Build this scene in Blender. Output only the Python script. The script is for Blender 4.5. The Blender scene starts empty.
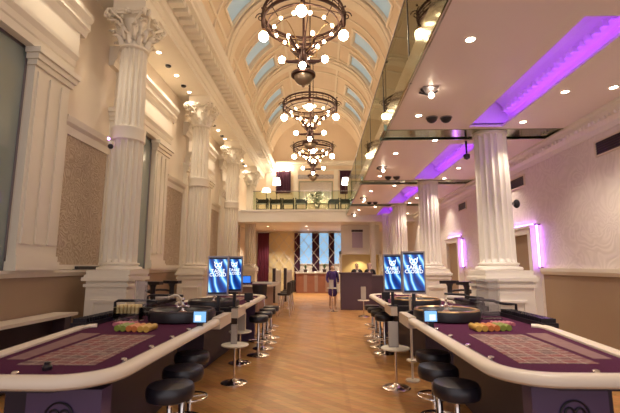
import bpy, math, random
from math import sin, cos, pi, radians as R
random.seed(7)
C = bpy.context.scene.collection
sc = bpy.context.scene

# ---------------------------------------------------------------- materials
MATS = {}
def mat(name, col, rough=.5, metal=0., var=0., vscale=8., bump=0., bscale=40., col2=None, spec=.5, emit=None, estr=0., trans=0., coat=0., alpha=1.):
    if name in MATS: return MATS[name]
    m = bpy.data.materials.new(name); m.use_nodes = True
    nt = m.node_tree; b = nt.nodes['Principled BSDF']
    b.inputs['Roughness'].default_value = rough; b.inputs['Metallic'].default_value = metal
    b.inputs['Specular IOR Level'].default_value = spec
    b.inputs['Transmission Weight'].default_value = trans
    b.inputs['Coat Weight'].default_value = coat
    b.inputs['Alpha'].default_value = alpha
    tc = nt.nodes.new('ShaderNodeTexCoord')
    n = nt.nodes.new('ShaderNodeTexNoise'); n.inputs['Scale'].default_value = vscale; n.inputs['Detail'].default_value = 4
    nt.links.new(tc.outputs['Object'], n.inputs['Vector'])
    mx = nt.nodes.new('ShaderNodeMix'); mx.data_type = 'RGBA'
    c2 = col2 or tuple(c*(1-max(var,.03)) for c in col)
    mx.inputs['A'].default_value = (*col, 1); mx.inputs['B'].default_value = (*c2, 1)
    nt.links.new(n.outputs['Fac'], mx.inputs['Factor'])
    nt.links.new(mx.outputs['Result'], b.inputs['Base Color'])
    if bump:
        n2 = nt.nodes.new('ShaderNodeTexNoise'); n2.inputs['Scale'].default_value = bscale; n2.inputs['Detail'].default_value = 3
        nt.links.new(tc.outputs['Object'], n2.inputs['Vector'])
        bp = nt.nodes.new('ShaderNodeBump'); bp.inputs['Strength'].default_value = bump; bp.inputs['Distance'].default_value = .02
        nt.links.new(n2.outputs['Fac'], bp.inputs['Height']); nt.links.new(bp.outputs['Normal'], b.inputs['Normal'])
    if emit:
        b.inputs['Emission Color'].default_value = (*emit, 1); b.inputs['Emission Strength'].default_value = estr
    MATS[name] = m; return m

plaster   = mat('cream_plaster', (.78,.70,.57), .55, var=.05, vscale=1.5)
plaster_w = mat('warm_plaster', (.74,.63,.49), .6, var=.05, vscale=1.5)
vaultm    = mat('vault_plaster', (.80,.64,.46), .6, var=.06, vscale=1.2)
vaultrib  = mat('vault_rib_plaster', (.88,.76,.59), .55, var=.05)
ceilp     = mat('pinkish_white_ceiling_paint', (.86,.75,.70), .42, var=.02, vscale=.6)
whitepl   = mat('white_plaster', (.86,.80,.72), .5, var=.04)
darkwood  = mat('dark_stained_wood', (.05,.025,.03), .4, var=.3, vscale=14)
tanpanel  = mat('tan_wainscot', (.36,.245,.15), .5, var=.12, vscale=2.)
felt      = mat('purple_felt', (.085,.018,.052), .95, var=.2, vscale=30, bump=.2, bscale=300, spec=.1)
leather_c = mat('cream_padded_leather', (.72,.62,.50), .38, var=.05, vscale=9)
leather_b = mat('black_leather', (.014,.012,.02), .35, var=.3, vscale=20, spec=.6)
blackpl   = mat('black_plastic', (.016,.013,.02), .35, var=.2)
darkmetal = mat('bronze_metal', (.085,.042,.036), .42, .75, var=.3, vscale=12)
brass     = mat('brass_metal', (.62,.42,.22), .28, 1., var=.15)
chrome    = mat('chrome', (.78,.74,.72), .14, 1.)
greymetal = mat('brushed_grey_metal', (.30,.26,.27), .35, .7, var=.1)
purplebody= mat('purple_lacquer_panel', (.10,.06,.14), .35, var=.1)
darkbody  = mat('dark_purple_lacquer', (.03,.018,.04), .5, var=.2)
creampost = mat('cream_lacquer', (.66,.56,.45), .4)
whitetop  = mat('white_stone_top', (.72,.66,.55), .3, var=.08, vscale=20)
greyplate = mat('grey_menu_metal', (.38,.34,.32), .4, .3)
curtainm  = mat('plum_velvet_curtain', (.06,.008,.03), .8, var=.3, vscale=20)
curtainr  = mat('burgundy_velvet_curtain', (.13,.012,.035), .8, var=.3, vscale=20)
chairblack= mat('dark_chair_frame', (.03,.022,.022), .4)
chipy = mat('yellow_chips', (.75,.45,.08), .4, var=.35, vscale=60)
chipo = mat('orange_chips', (.70,.22,.05), .4, var=.35, vscale=60)
chipg = mat('green_chips', (.28,.34,.05), .4, var=.35, vscale=60)
chipp = mat('pink_chips', (.62,.20,.26), .4, var=.35, vscale=60)
chipw = mat('pale_chips', (.62,.55,.45), .4, var=.35, vscale=60)
globe_e   = mat('opal_glass_globe_lit', (.9,.8,.7), .4, emit=(1.,.80,.56), estr=24.)
bulb_e    = mat('small_bulb_lit', (.9,.8,.7), .4, emit=(1.,.72,.42), estr=18.)
down_e    = mat('downlight_lamp_lit', (.9,.8,.7), .4, emit=(1.,.80,.58), estr=12.)
shade_e   = mat('lamp_shade_lit', (.9,.85,.78), .6, emit=(1.,.86,.72), estr=2.2)
uv_tube   = mat('purple_led_tube', (.8,.6,.9), .4, emit=(.50,.16,1.), estr=7.)
uv_strip  = mat('purple_led_strip', (.8,.6,.9), .4, emit=(.25,.03,1.), estr=7.)
skyglass  = mat('skylight_glass_sky_glow', (.30,.38,.40), .35, emit=(.38,.44,.44), estr=.27, var=.3, vscale=1.2)  # panes glow by themselves, in place of the sky behind them
dayglass  = mat('blue_daylight_glass', (.2,.35,.6), .3, emit=(.22,.42,.62), estr=.55, var=.3)
flowerm = mat('white_petals', (.85,.82,.74), .6)
leafm = mat('green_leaves', (.10,.17,.05), .6, var=.4)
skin = mat('skin', (.62,.38,.26), .5); hair_r = mat('dark_auburn_hair', (.05,.018,.012), .5); hair_b = mat('black_hair', (.02,.014,.012), .5)
dress = mat('purple_dress_fabric', (.07,.03,.17), .7, var=.2); suit = mat('dark_suit_fabric', (.016,.014,.022), .7); shirt = mat('white_shirt_fabric', (.7,.66,.6), .7)
countm = mat('aubergine_counter_panel', (.085,.045,.065), .4, var=.1)
redwood = mat('reddish_wood_panel', (.34,.13,.07), .3, var=.4, vscale=3)
paleyellow = mat('pale_yellow_wall', (.80,.66,.36), .5, var=.15, vscale=2.)  # yellow base colour shared by the niche and lattice walls
tabletan = mat('tan_table_panel', (.34,.22,.17), .5, var=.1)

def glassy(name, col, rough=.03, mixf=.5, glossy=(1,1,1)):
    """thin clear sheet: see-through tint + mirror-like reflection by Fresnel"""
    m = bpy.data.materials.new(name); m.use_nodes = True; nt = m.node_tree; nt.nodes.clear()
    o = nt.nodes.new('ShaderNodeOutputMaterial'); t = nt.nodes.new('ShaderNodeBsdfTransparent'); g = nt.nodes.new('ShaderNodeBsdfGlossy')
    t.inputs['Color'].default_value = (*col,1); g.inputs['Color'].default_value = (*glossy,1); g.inputs['Roughness'].default_value = rough
    f = nt.nodes.new('ShaderNodeLayerWeight'); f.inputs['Blend'].default_value = mixf
    tc = nt.nodes.new('ShaderNodeTexCoord'); n = nt.nodes.new('ShaderNodeTexNoise'); n.inputs['Scale'].default_value = 1.5
    nt.links.new(tc.outputs['Object'], n.inputs['Vector'])
    bp = nt.nodes.new('ShaderNodeBump'); bp.inputs['Strength'].default_value = .02
    nt.links.new(n.outputs['Fac'], bp.inputs['Height']); nt.links.new(bp.outputs['Normal'], g.inputs['Normal'])
    mx = nt.nodes.new('ShaderNodeMixShader')
    nt.links.new(f.outputs['Fresnel'], mx.inputs['Fac']); nt.links.new(t.outputs[0], mx.inputs[1]); nt.links.new(g.outputs[0], mx.inputs[2])
    nt.links.new(mx.outputs[0], o.inputs['Surface'])
    MATS[name] = m; return m
clearg = glassy('clear_acrylic', (.93,.93,.92), .05, .35)
balg = glassy('green_tinted_glass', (.66,.72,.56), .03, .72, (.92,.95,.82))
galg = glassy('pale_green_gallery_glass', (.86,.90,.80), .04, .2, (.8,.9,.75))
winglass = mat('grey_window_glass', (.27,.31,.28), .12, var=.2, vscale=.6, coat=.6)
mirrorm = mat('green_tinted_mirror', (.34,.38,.27), .10, 1., var=.25, vscale=5)

def parquet():
    m = bpy.data.materials.new('oak_parquet'); m.use_nodes = True; nt = m.node_tree; N = nt.nodes; L = nt.links
    b = N['Principled BSDF']
    tc = N.new('ShaderNodeTexCoord'); mp = N.new('ShaderNodeMapping'); mp.inputs['Rotation'].default_value = (0,0,R(45))
    L.new(tc.outputs['Object'], mp.inputs['Vector'])
    bk = N.new('ShaderNodeTexBrick'); bk.inputs['Scale'].default_value = 1.0
    bk.inputs['Brick Width'].default_value = .62; bk.inputs['Row Height'].default_value = .105; bk.inputs['Mortar Size'].default_value = .0018
    bk.inputs['Color1'].default_value = (.50,.255,.085,1); bk.inputs['Color2'].default_value = (.35,.16,.05,1); bk.inputs['Mortar'].default_value = (.14,.06,.025,1)
    L.new(mp.outputs[0], bk.inputs['Vector'])
    mp2 = N.new('ShaderNodeMapping'); mp2.inputs['Rotation'].default_value = (0,0,R(45)); mp2.inputs['Scale'].default_value = (2,26,1)
    L.new(tc.outputs['Object'], mp2.inputs['Vector'])
    n = N.new('ShaderNodeTexNoise'); n.inputs['Scale'].default_value = 1.5; n.inputs['Detail'].default_value = 6; L.new(mp2.outputs[0], n.inputs['Vector'])
    # straight plank borders running down the hall
    bk2 = N.new('ShaderNodeTexBrick'); bk2.inputs['Scale'].default_value = 1.; bk2.offset = 0
    bk2.inputs['Brick Width'].default_value = 1.12; bk2.inputs['Row Height'].default_value = 1.12; bk2.inputs['Mortar Size'].default_value = .03
    bk2.inputs['Color1'].default_value = (1,1,1,1); bk2.inputs['Color2'].default_value = (.93,.93,.93,1); bk2.inputs['Mortar'].default_value = (.86,.82,.79,1)
    mp3 = N.new('ShaderNodeMapping'); mp3.inputs['Location'].default_value = (.82,0,0); L.new(tc.outputs['Object'], mp3.inputs['Vector'])
    L.new(mp3.outputs[0], bk2.inputs['Vector'])
    mx = N.new('ShaderNodeMix'); mx.data_type='RGBA'; mx.blend_type='MULTIPLY'; mx.inputs['Factor'].default_value = 1
    L.new(bk.outputs['Color'], mx.inputs['A']); L.new(bk2.outputs['Color'], mx.inputs['B'])
    mx2 = N.new('ShaderNodeMix'); mx2.data_type='RGBA'; mx2.blend_type='OVERLAY'; mx2.inputs['Factor'].default_value = .5
    L.new(mx.outputs['Result'], mx2.inputs['A']); L.new(n.outputs['Color'], mx2.inputs['B'])
    L.new(mx2.outputs['Result'], b.inputs['Base Color'])
    n3 = N.new('ShaderNodeTexNoise'); n3.inputs['Scale'].default_value = 1.1; n3.inputs['Detail'].default_value = 5
    L.new(tc.outputs['Object'], n3.inputs['Vector'])
    mr = N.new('ShaderNodeMapRange'); mr.inputs['To Min'].default_value = .2; mr.inputs['To Max'].default_value = .5
    L.new(n3.outputs['Fac'], mr.inputs['Value']); L.new(mr.outputs[0], b.inputs['Roughness'])
    MATS['parquet'] = m; return m
floorm = parquet()

def damask(name, c1, c2, scale, bump, wscale=3.):
    m = bpy.data.materials.new(name); m.use_nodes = True; nt = m.node_tree; N = nt.nodes; L = nt.links
    b = N['Principled BSDF']; b.inputs['Roughness'].default_value = .55
    tc = N.new('ShaderNodeTexCoord')
    v = N.new('ShaderNodeTexNoise'); v.inputs['Scale'].default_value = scale; v.inputs['Detail'].default_value = 1.5; v.inputs['Distortion'].default_value = 1.6
    L.new(tc.outputs['Object'], v.inputs['Vector'])
    w = N.new('ShaderNodeMath'); w.operation='MULTIPLY'; w.inputs[1].default_value = wscale; L.new(v.outputs['Fac'], w.inputs[0])
    w2 = N.new('ShaderNodeMath'); w2.operation='SINE'; L.new(w.outputs[0], w2.inputs[0])
    mu = N.new('ShaderNodeMath'); mu.operation='MULTIPLY_ADD'; mu.inputs[1].default_value = .5; mu.inputs[2].default_value=.5; L.new(w2.outputs[0], mu.inputs[0])
    mx = N.new('ShaderNodeMix'); mx.data_type='RGBA'; mx.inputs['A'].default_value=(*c1,1); mx.inputs['B'].default_value=(*c2,1)
    L.new(mu.outputs[0], mx.inputs['Factor']); L.new(mx.outputs['Result'], b.inputs['Base Color'])
    bp = N.new('ShaderNodeBump'); bp.inputs['Strength'].default_value = bump; bp.inputs['Distance'].default_value = .03
    L.new(mu.outputs[0], bp.inputs['Height']); L.new(bp.outputs['Normal'], b.inputs['Normal'])
    MATS[name] = m; return m
damaskm = damask('tan_damask_panel', (.42,.31,.21), (.56,.44,.31), 3.2, .35, 60.)
wavewall = damask('swirl_embossed_wallpaper', (.76,.67,.60), (.82,.73,.66), 1.5, .13, 60.)

def layoutm():
    m = bpy.data.materials.new('printed_roulette_layout'); m.use_nodes = True; nt = m.node_tree; N = nt.nodes; L = nt.links
    b = N['Principled BSDF']; b.inputs['Roughness'].default_value = .9
    tc = N.new('ShaderNodeTexCoord')
    bk = N.new('ShaderNodeTexBrick'); bk.offset = 0; bk.inputs['Scale'].default_value = 1.
    bk.inputs['Brick Width'].default_value = .125; bk.inputs['Row Height'].default_value = .092; bk.inputs['Mortar Size'].default_value = .006; bk.inputs['Bias'].default_value = 0
    bk.inputs['Color1'].default_value = (.22,.05,.05,1); bk.inputs['Color2'].default_value = (.12,.07,.07,1); bk.inputs['Mortar'].default_value = (.34,.25,.20,1)
    L.new(tc.outputs['Object'], bk.inputs['Vector'])
    n = N.new('ShaderNodeTexNoise'); n.inputs['Scale'].default_value = 24; L.new(tc.outputs['Object'], n.inputs['Vector'])
    mr = N.new('ShaderNodeMapRange'); mr.inputs['From Min'].default_value=.5; mr.inputs['From Max'].default_value=.6; mr.inputs['To Max'].default_value=.45
    L.new(n.outputs['Fac'], mr.inputs['Value'])
    mx = N.new('ShaderNodeMix'); mx.data_type='RGBA'; mx.inputs['B'].default_value=(.34,.26,.21,1)
    L.new(mr.outputs[0], mx.inputs['Factor']); L.new(bk.outputs['Color'], mx.inputs['A']); L.new(mx.outputs['Result'], b.inputs['Base Color'])
    MATS['layout'] = m; return m
layout = layoutm()
strip_m = mat('printed_betting_strip', (.26,.15,.13), .9, col2=(.16,.07,.08), vscale=14)

def screenm():
    m = bpy.data.materials.new('blue_silk_screen_picture'); m.use_nodes = True; nt = m.node_tree; N = nt.nodes; L = nt.links
    b = N['Principled BSDF']; b.inputs['Base Color'].default_value=(.01,.01,.02,1); b.inputs['Roughness'].default_value=.25
    tc = N.new('ShaderNodeTexCoord')
    mp = N.new('ShaderNodeMapping'); mp.inputs['Rotation'].default_value=(0,R(38),0); mp.inputs['Scale'].default_value=(1,1,.55); L.new(tc.outputs['Object'], mp.inputs['Vector'])
    w = N.new('ShaderNodeTexWave'); w.inputs['Scale'].default_value=3.2; w.inputs['Distortion'].default_value=3.5; w.inputs['Detail'].default_value=1.; w.inputs['Detail Scale'].default_value=2.2
    L.new(mp.outputs[0], w.inputs['Vector'])
    cr = N.new('ShaderNodeValToRGB'); e = cr.color_ramp.elements
    e[0].position=0; e[0].color=(.002,.02,.16,1); e[1].position=1; e[1].color=(.42,.78,1,1)
    x=e.new(.5); x.color=(.005,.09,.42,1); x=e.new(.8); x.color=(.05,.32,.80,1)
    L.new(w.outputs['Fac'], cr.inputs['Fac']); L.new(cr.outputs['Color'], b.inputs['Emission Color']); b.inputs['Emission Strength'].default_value=.6
    MATS['screen']=m; return m
screen_pic = screenm()
screen_white = mat('white_screen_lettering', (.8,.85,.9), .5, emit=(.9,.97,1.), estr=.62)
screen_black = mat('dark_screen_band', (.004,.006,.03), .3)
blue_pad = mat('light_blue_touch_screen', (.1,.2,.4), .3, emit=(.22,.50,.95), estr=.5)
white_pad = mat('white_touch_screen_area', (.4,.5,.6), .3, emit=(.62,.82,1.), estr=.6)
logo_m = mat('dark_logo_inlay', (.008,.005,.012), .5)

# ---------------------------------------------------------------- mesh helpers
class MB:
    def __init__(s): s.v=[]; s.f=[]
    def add(s, vs, fs):
        n=len(s.v); s.v+= [tuple(p) for p in vs]; s.f += [tuple(i+n for i in f) for f in fs]; return s
    def box(s, x0,x1,y0,y1,z0,z1):
        vs=[(x,y,z) for z in (z0,z1) for y in (y0,y1) for x in (x0,x1)]
        return s.add(vs,[(0,2,3,1),(4,5,7,6),(0,1,5,4),(2,6,7,3),(0,4,6,2),(1,3,7,5)])
    def quadbox(s, pts, z0, z1):      # vertical prism over polygon pts (ccw)
        n=len(pts); vs=[(x,y,z0) for x,y in pts]+[(x,y,z1) for x,y in pts]
        fs=[tuple(range(n-1,-1,-1)), tuple(range(n,2*n))]+[(i,(i+1)%n,(i+1)%n+n,i+n) for i in range(n)]
        return s.add(vs,fs)
    def lathe(s, prof, cx=0, cy=0, cz=0, seg=24, axis='z', cap=True, rx=1, ry=1, fn=None):
        vs=[]; n=len(prof)
        for i in range(seg):
            a=2*pi*i/seg
            for r,z in prof:
                k = fn(a,r,z) if fn else 1
                x,y=r*k*cos(a)*rx, r*k*sin(a)*ry
                p = (x,y,z) if axis=='z' else (x,-z,y) if axis=='y' else (z,x,y)
                vs.append((p[0]+cx,p[1]+cy,p[2]+cz))
        fs=[]
        for i in range(seg):
            j=(i+1)%seg
            for k in range(n-1): fs.append((i*n+k,j*n+k,j*n+k+1,i*n+k+1))
        if cap:
            if prof[0][0]>1e-6: fs.append(tuple(i*n for i in range(seg-1,-1,-1)))
            if prof[-1][0]>1e-6: fs.append(tuple(i*n+n-1 for i in range(seg)))
        return s.add(vs,fs)
    def cyl(s, p0, p1, r0, r1=None, seg=10):
        r1=r0 if r1 is None else r1
        return s.tube([p0,p1],[r0,r1],seg)
    def tube(s, pts, r, seg=8, closed=False):
        import mathutils
        V=mathutils.Vector; P=[V(p) for p in pts]; n=len(P)
        rr=r if isinstance(r,(list,tuple)) else [r]*n
        vs=[]; up=None
        for i,p in enumerate(P):
            if closed: t=(P[(i+1)%n]-P[i-1])
            else: t=(P[min(i+1,n-1)]-P[max(i-1,0)])
            t.normalize()
            if up is None:
                up=V((0,0,1)) if abs(t.z)<.9 else V((1,0,0))
            a=t.cross(up); 
            if a.length<1e-5: a=t.cross(V((0,1,0)))
            a.normalize(); b=a.cross(t); b.normalize(); up=b
            for k in range(seg):
                q=2*pi*k/seg; vs.append(p+a*(cos(q)*rr[i])+b*(sin(q)*rr[i]))
        fs=[]
        for i in range(n if closed else n-1):
            j=(i+1)%n
            for k in range(seg): 
                l=(k+1)%seg; fs.append((i*seg+k,i*seg+l,j*seg+l,j*seg+k))
        if not closed: fs+= [tuple(range(seg-1,-1,-1)), tuple(range((n-1)*seg,n*seg))]
        return s.add(vs,fs)
    def ring(s, c, r, t, seg=36, ts=8, tz=None):
        return s.tube([(c[0]+r*cos(2*pi*i/seg), c[1]+r*sin(2*pi*i/seg), c[2]) for i in range(seg)], t, ts, True)
    def sphere(s, c, r, seg=14, rings=8, sx=1, sy=1, sz=1):
        prof=[(r*sin(pi*k/rings), -r*cos(pi*k/rings)*sz) for k in range(rings+1)]
        prof[0]=(0,prof[0][1]); prof[-1]=(0,prof[-1][1])
        return s.lathe(prof, c[0],c[1],c[2], seg, rx=sx, ry=sy, cap=False)
    def sweep(s, path, prof, closed=False):
        """profile (offset to the left of travel, z) swept along an xy path with mitres"""
        n=len(path); m=len(prof); vs=[]
        for i in range(n):
            if closed: a,b,c=path[i-1],path[i],path[(i+1)%n]
            else: a,b,c=path[max(i-1,0)],path[i],path[min(i+1,n-1)]
            def nrm(p,q):
                dx,dy=q[0]-p[0],q[1]-p[1]; l=math.hypot(dx,dy) or 1; return (-dy/l,dx/l)
            n1=nrm(a,b) if a!=b else nrm(b,c); n2=nrm(b,c) if b!=c else n1
            mx,my=n1[0]+n2[0],n1[1]+n2[1]; l=math.hypot(mx,my) or 1; mx/=l; my/=l
            k=1/max(.35,mx*n1[0]+my*n1[1])
            for o,z in prof: vs.append((b[0]+mx*o*k,b[1]+my*o*k,z))
        fs=[]
        for i in range(n if closed else n-1):
            j=(i+1)%n
            for k in range(m): 
                l=(k+1)%m; fs.append((i*m+k,j*m+k,j*m+l,i*m+l))
        if not closed: fs+=[tuple(range(m)), tuple(range((n-1)*m+m-1,(n-1)*m-1,-1))]
        return s.add(vs,fs)
    def extrude_y(s, prof, y0, y1):    # closed profile of (x,z)
        m=len(prof); vs=[(x,y0,z) for x,z in prof]+[(x,y1,z) for x,z in prof]
        fs=[(k,(k+1)%m,(k+1)%m+m,k+m) for k in range(m)]+[tuple(range(m-1,-1,-1)),tuple(range(m,2*m))]
        return s.add(vs,fs)
    def xf(s, fn): s.v=[tuple(fn(*p)) for p in s.v]; return s
    def build(s, name, m, parent=None, smooth=True, angle=38, loc=None):
        me=bpy.data.meshes.new(name); me.from_pydata(s.v,[],s.f)
        import bmesh
        b=bmesh.new(); b.from_mesh(me); bmesh.ops.recalc_face_normals(b,faces=b.faces); b.to_mesh(me); b.free()
        me.materials.append(m)
        if smooth:
            me.polygons.foreach_set('use_smooth',[True]*len(me.polygons)); me.set_sharp_from_angle(angle=R(angle))
        me.update()
        o=bpy.data.objects.new(name,me); C.objects.link(o)
        if parent: o.parent=parent
        if loc: o.location=loc
        return o
def thing(name, label, cat, loc=(0,0,0), rz=0, group=None, scale=None):
    o=bpy.data.objects.new(name,None); C.objects.link(o); o.location=loc; o.rotation_euler=(0,0,rz)
    if scale: o.scale=scale
    o.empty_display_size=.1
    o['label']=label; o['category']=cat
    if group: o['group']=group
    return o
def tag(o,label,cat,group=None):
    o['label']=label; o['category']=cat
    if group: o['group']=group
    return o
def struct(name, mb, m, parent=None, **k):
    o=mb.build(name,m,parent,**k); o['kind']='structure'; return o
def dup(root, loc=None, label=None, group=None, rz=None, scale=None):
    def cp(o,par):
        c=o.copy(); C.objects.link(c); c.parent=par
        for ch in o.children: cp(ch,c)
        return c
    kids=list(root.children); r=root.copy(); C.objects.link(r)
    for ch in kids: cp(ch,r)
    if loc is not None: r.location=loc
    if rz is not None: r.rotation_euler=(0,0,rz)
    if scale: r.scale=scale
    if label: r['label']=label
    if group: r['group']=group
    return r
def arc(cx,cy,r,a0,a1,n): return [(cx+r*cos(R(a0+(a1-a0)*i/n)), cy+r*sin(R(a0+(a1-a0)*i/n))) for i in range(n+1)]
def text(body, size, m, parent, loc, rot=(R(90),0,0), name='screen_lettering'):
    cu=bpy.data.curves.new(name,'FONT'); cu.body=body; cu.size=size; cu.align_x='CENTER'; cu.align_y='CENTER'; cu.extrude=.0006; cu.offset=0
    tmp=bpy.data.objects.new('tmp',cu); me=bpy.data.meshes.new_from_object(tmp); me.materials.clear(); me.materials.append(m)
    bpy.data.objects.remove(tmp); bpy.data.curves.remove(cu)
    o=bpy.data.objects.new(name,me); C.objects.link(o); o.parent=parent; o.location=loc; o.rotation_euler=rot
    return o

CX=-.33; ZS=7.45; VR=2.5          # vault axis, spring height, radius
COLY=[6.9,11.1,15.3,19.5]; YEND=22.0; ZC=3.9
WL=-4.15; WR=4.3; YB=-1.5

# ---------------------------------------------------------------- shell
struct('floor', MB().box(WL-.4,WR+.4,YB,25.6,-.1,0), floorm, smooth=False)

# left wall: lower dado, piers, lintels with openings for windows
def wall_left():
    b=MB(); x0,x1=WL-.35,WL
    b.box(x0,x1,YB,25.6,0,1.5)
    wins=[(3.9,5.2),(8.1,9.4),(12.3,13.6),(16.5,17.8)]
    y=YB
    for a,c in wins: b.box(x0,x1,y,a,1.5,4.7); y=c
    b.box(x0,x1,y,25.6,1.5,4.7)
    b.box(x0,x1,YB,25.6,4.7,6.45)
    return b,wins
wb,wins=wall_left(); struct('wall_left', wb, plaster_w, smooth=False)
for i,(a,c) in enumerate(wins):
    w=struct('window_%d'%(i+1), MB().box(WL-.05,WL-.035,a,c,1.5,4.7), winglass, smooth=False)
    f=MB()
    f.box(WL-.07,WL-.02,a,a+.03,1.5,4.7); f.box(WL-.07,WL-.02,c-.03,c,1.5,4.7); f.box(WL-.07,WL-.02,a+.05,c-.05,4.64,4.7); f.box(WL-.07,WL-.02,a+.05,c-.05,1.5,1.56)
    f.build('window_frame', greymetal, w, smooth=False)
# lower dado cladding and sill
b=MB(); b.box(WL,WL+.02,YB,25,.0,1.46); struct('trim_1', b, tanpanel, smooth=False)
b=MB().extrude_y([(WL,1.44),(WL+.05,1.44),(WL+.09,1.5),(WL+.09,1.54),(WL,1.54)],YB,25); struct('trim_2', b, plaster, smooth=False)
struct('baseboard_left', MB().box(WL+.02,WL+.05,YB,25,0,.16), plaster, smooth=False)

# pilasters and window entablatures as trim, one set per bay
def pilaster(b,y0,y1):
    x=WL
    b.box(x,x+.10,y0,y1,1.54,4.5)
    for k in range(3):
        w=(y1-y0)/3; b.box(x+.10,x+.125,y0+w*k+.05,y0+w*(k+1)-.05,1.9,4.35)
    b.box(x,x+.16,y0-.05,y1+.05,1.54,1.66); b.box(x,x+.14,y0-.025,y1+.025,1.66,1.74)
    b.box(x,x+.14,y0-.03,y1+.03,4.42,4.5); b.box(x,x+.18,y0-.06,y1+.06,4.5,4.58); b.box(x,x+.22,y0-.09,y1+.09,4.58,4.66)
n=3
for k in range(4):
    o=4.2*k; b=MB()
    pilaster(b,7.45+o-4.2-.05,7.45+o-4.2+.6); pilaster(b,5.2+o,5.98+o)
    # entablature over the window between the pilasters
    ya,yb=3.3+o,6.0+o
    b.extrude_y([(WL,4.66),(WL+.13,4.66),(WL+.13,4.78),(WL+.15,4.80),(WL+.15,4.90),(WL+.20,4.97),(WL+.20,5.04),(WL,5.04)],ya,yb)
    b.extrude_y([(WL,5.04),(WL+.10,5.04),(WL+.10,5.48),(WL,5.48)],ya,yb+.12)
    b.extrude_y([(WL,5.48),(WL+.10,5.48),(WL+.13,5.58),(WL+.17,5.62),(WL+.17,5.72),(WL+.22,5.80),(WL+.22,5.88),(WL,5.88)],ya-.3,yb+.28)
    struct('trim_%d'%n,b,plaster,smooth=False); n+=1
    # damask panel with moulded frame and header
    ya,yb=6.05+o,7.40+o
    p=struct('trim_%d'%n, MB().box(WL,WL+.015,ya,yb,1.6,3.75), damaskm, smooth=False); n+=1
    f=MB(); f.box(WL,WL+.05,ya-.03,ya+.04,1.56,3.8); f.box(WL,WL+.05,yb-.04,yb+.03,1.56,3.8)
    f.extrude_y([(WL,3.72),(WL+.04,3.72),(WL+.05,3.85),(WL+.10,3.9),(WL+.12,4.0),(WL,4.0)],ya-.06,yb+.06); f.box(WL,WL+.05,ya,yb,1.55,1.62)
    f.build('panel_frame',plaster,p,smooth=False)
# arched head over the far window bay
b=MB()
pts=[(WL+.06,17.15+.80*cos(R(a)),4.70+.80*sin(R(a))) for a in range(0,181,12)]
b.tube(pts,.09,8); struct('trim_%d'%n,b,plaster); n+=1
# left soffit over the columns + stepped cornice with dentils up to the vault spring
def cornice(side):
    s=side
    X=lambda d: CX+s*d         # d = distance from the vault axis
    prof=[(X(3.82 if s<0 else 4.63),6.45),(X(2.90),6.45),(X(2.90),6.56),(X(2.87),6.58),(X(2.87),6.74),(X(2.82),6.76),(X(2.76),6.83),(X(2.72),6.84),(X(2.72),6.93),(X(2.33),6.93),(X(2.33),7.02),(X(2.27),7.05),(X(2.20),7.14),(X(2.20),7.18),(X(2.36),7.2),(X(2.36),7.3),(X(2.5),7.32),(X(2.5),7.45),(X(2.9),7.45),(X(3.82 if s<0 else 4.63),7.45)]
    b=MB().extrude_y(prof,YB,YEND); return b
struct('ceiling_left', cornice(-1), plaster, smooth=False)
struct('ceiling_right', cornice(1), plaster, smooth=False)
for s in (-1,1):
    b=MB(); y=2.
    while y<YEND-.1:
        x0,x1=sorted((CX+s*2.715,CX+s*2.42)); b.box(x0,x1,y,y+.16,6.80,6.935); y+=.29
    # dentils sit proud below the corona
    struct('trim_%d'%n,b,plaster,smooth=False); n+=1

# barrel vault with skylight wells
panels=[]
for cy in [-1.5,2.7]+COLY:
    for a,c in ((1.45,2.3),(3.0,3.88)):
        if cy+c<YEND-.3: panels.append((cy+a,cy+c))
ys=sorted(set([YB,YEND]+[v for p in panels for v in p]))
A0,A1=26.,54.
angs=[0]+[8,17,A0,33,40,47,A1,62,71,80,90,100,109,118,180-A1,133,140,147,180-A0,163,172,180]
def vp(a,y,r=VR): return (CX+r*cos(R(a)),y,ZS+r*sin(R(a)))
b=MB()
def is_open(y0,y1,a0,a1):
    m=(y0+y1)/2; am=(a0+a1)/2; am=min(am,180-am)
    return A0<am<A1 and any(p[0]<m<p[1] for p in panels)
for j in range(len(ys)-1):
    for k in range(len(angs)-1):
        y0,y1,a0,a1=ys[j],ys[j+1],angs[k],angs[k+1]
        if is_open(y0,y1,a0,a1): continue
        b.add([vp(a0,y0),vp(a1,y0),vp(a1,y1),vp(a0,y1),vp(a0,y0,VR+.2),vp(a1,y0,VR+.2),vp(a1,y1,VR+.2),vp(a0,y1,VR+.2)],
              [(0,1,2,3),(7,6,5,4),(0,4,5,1),(1,5,6,2),(2,6,7,3),(3,7,4,0)])
struct('ceiling_vault',b,vaultm,angle=25)
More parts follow.
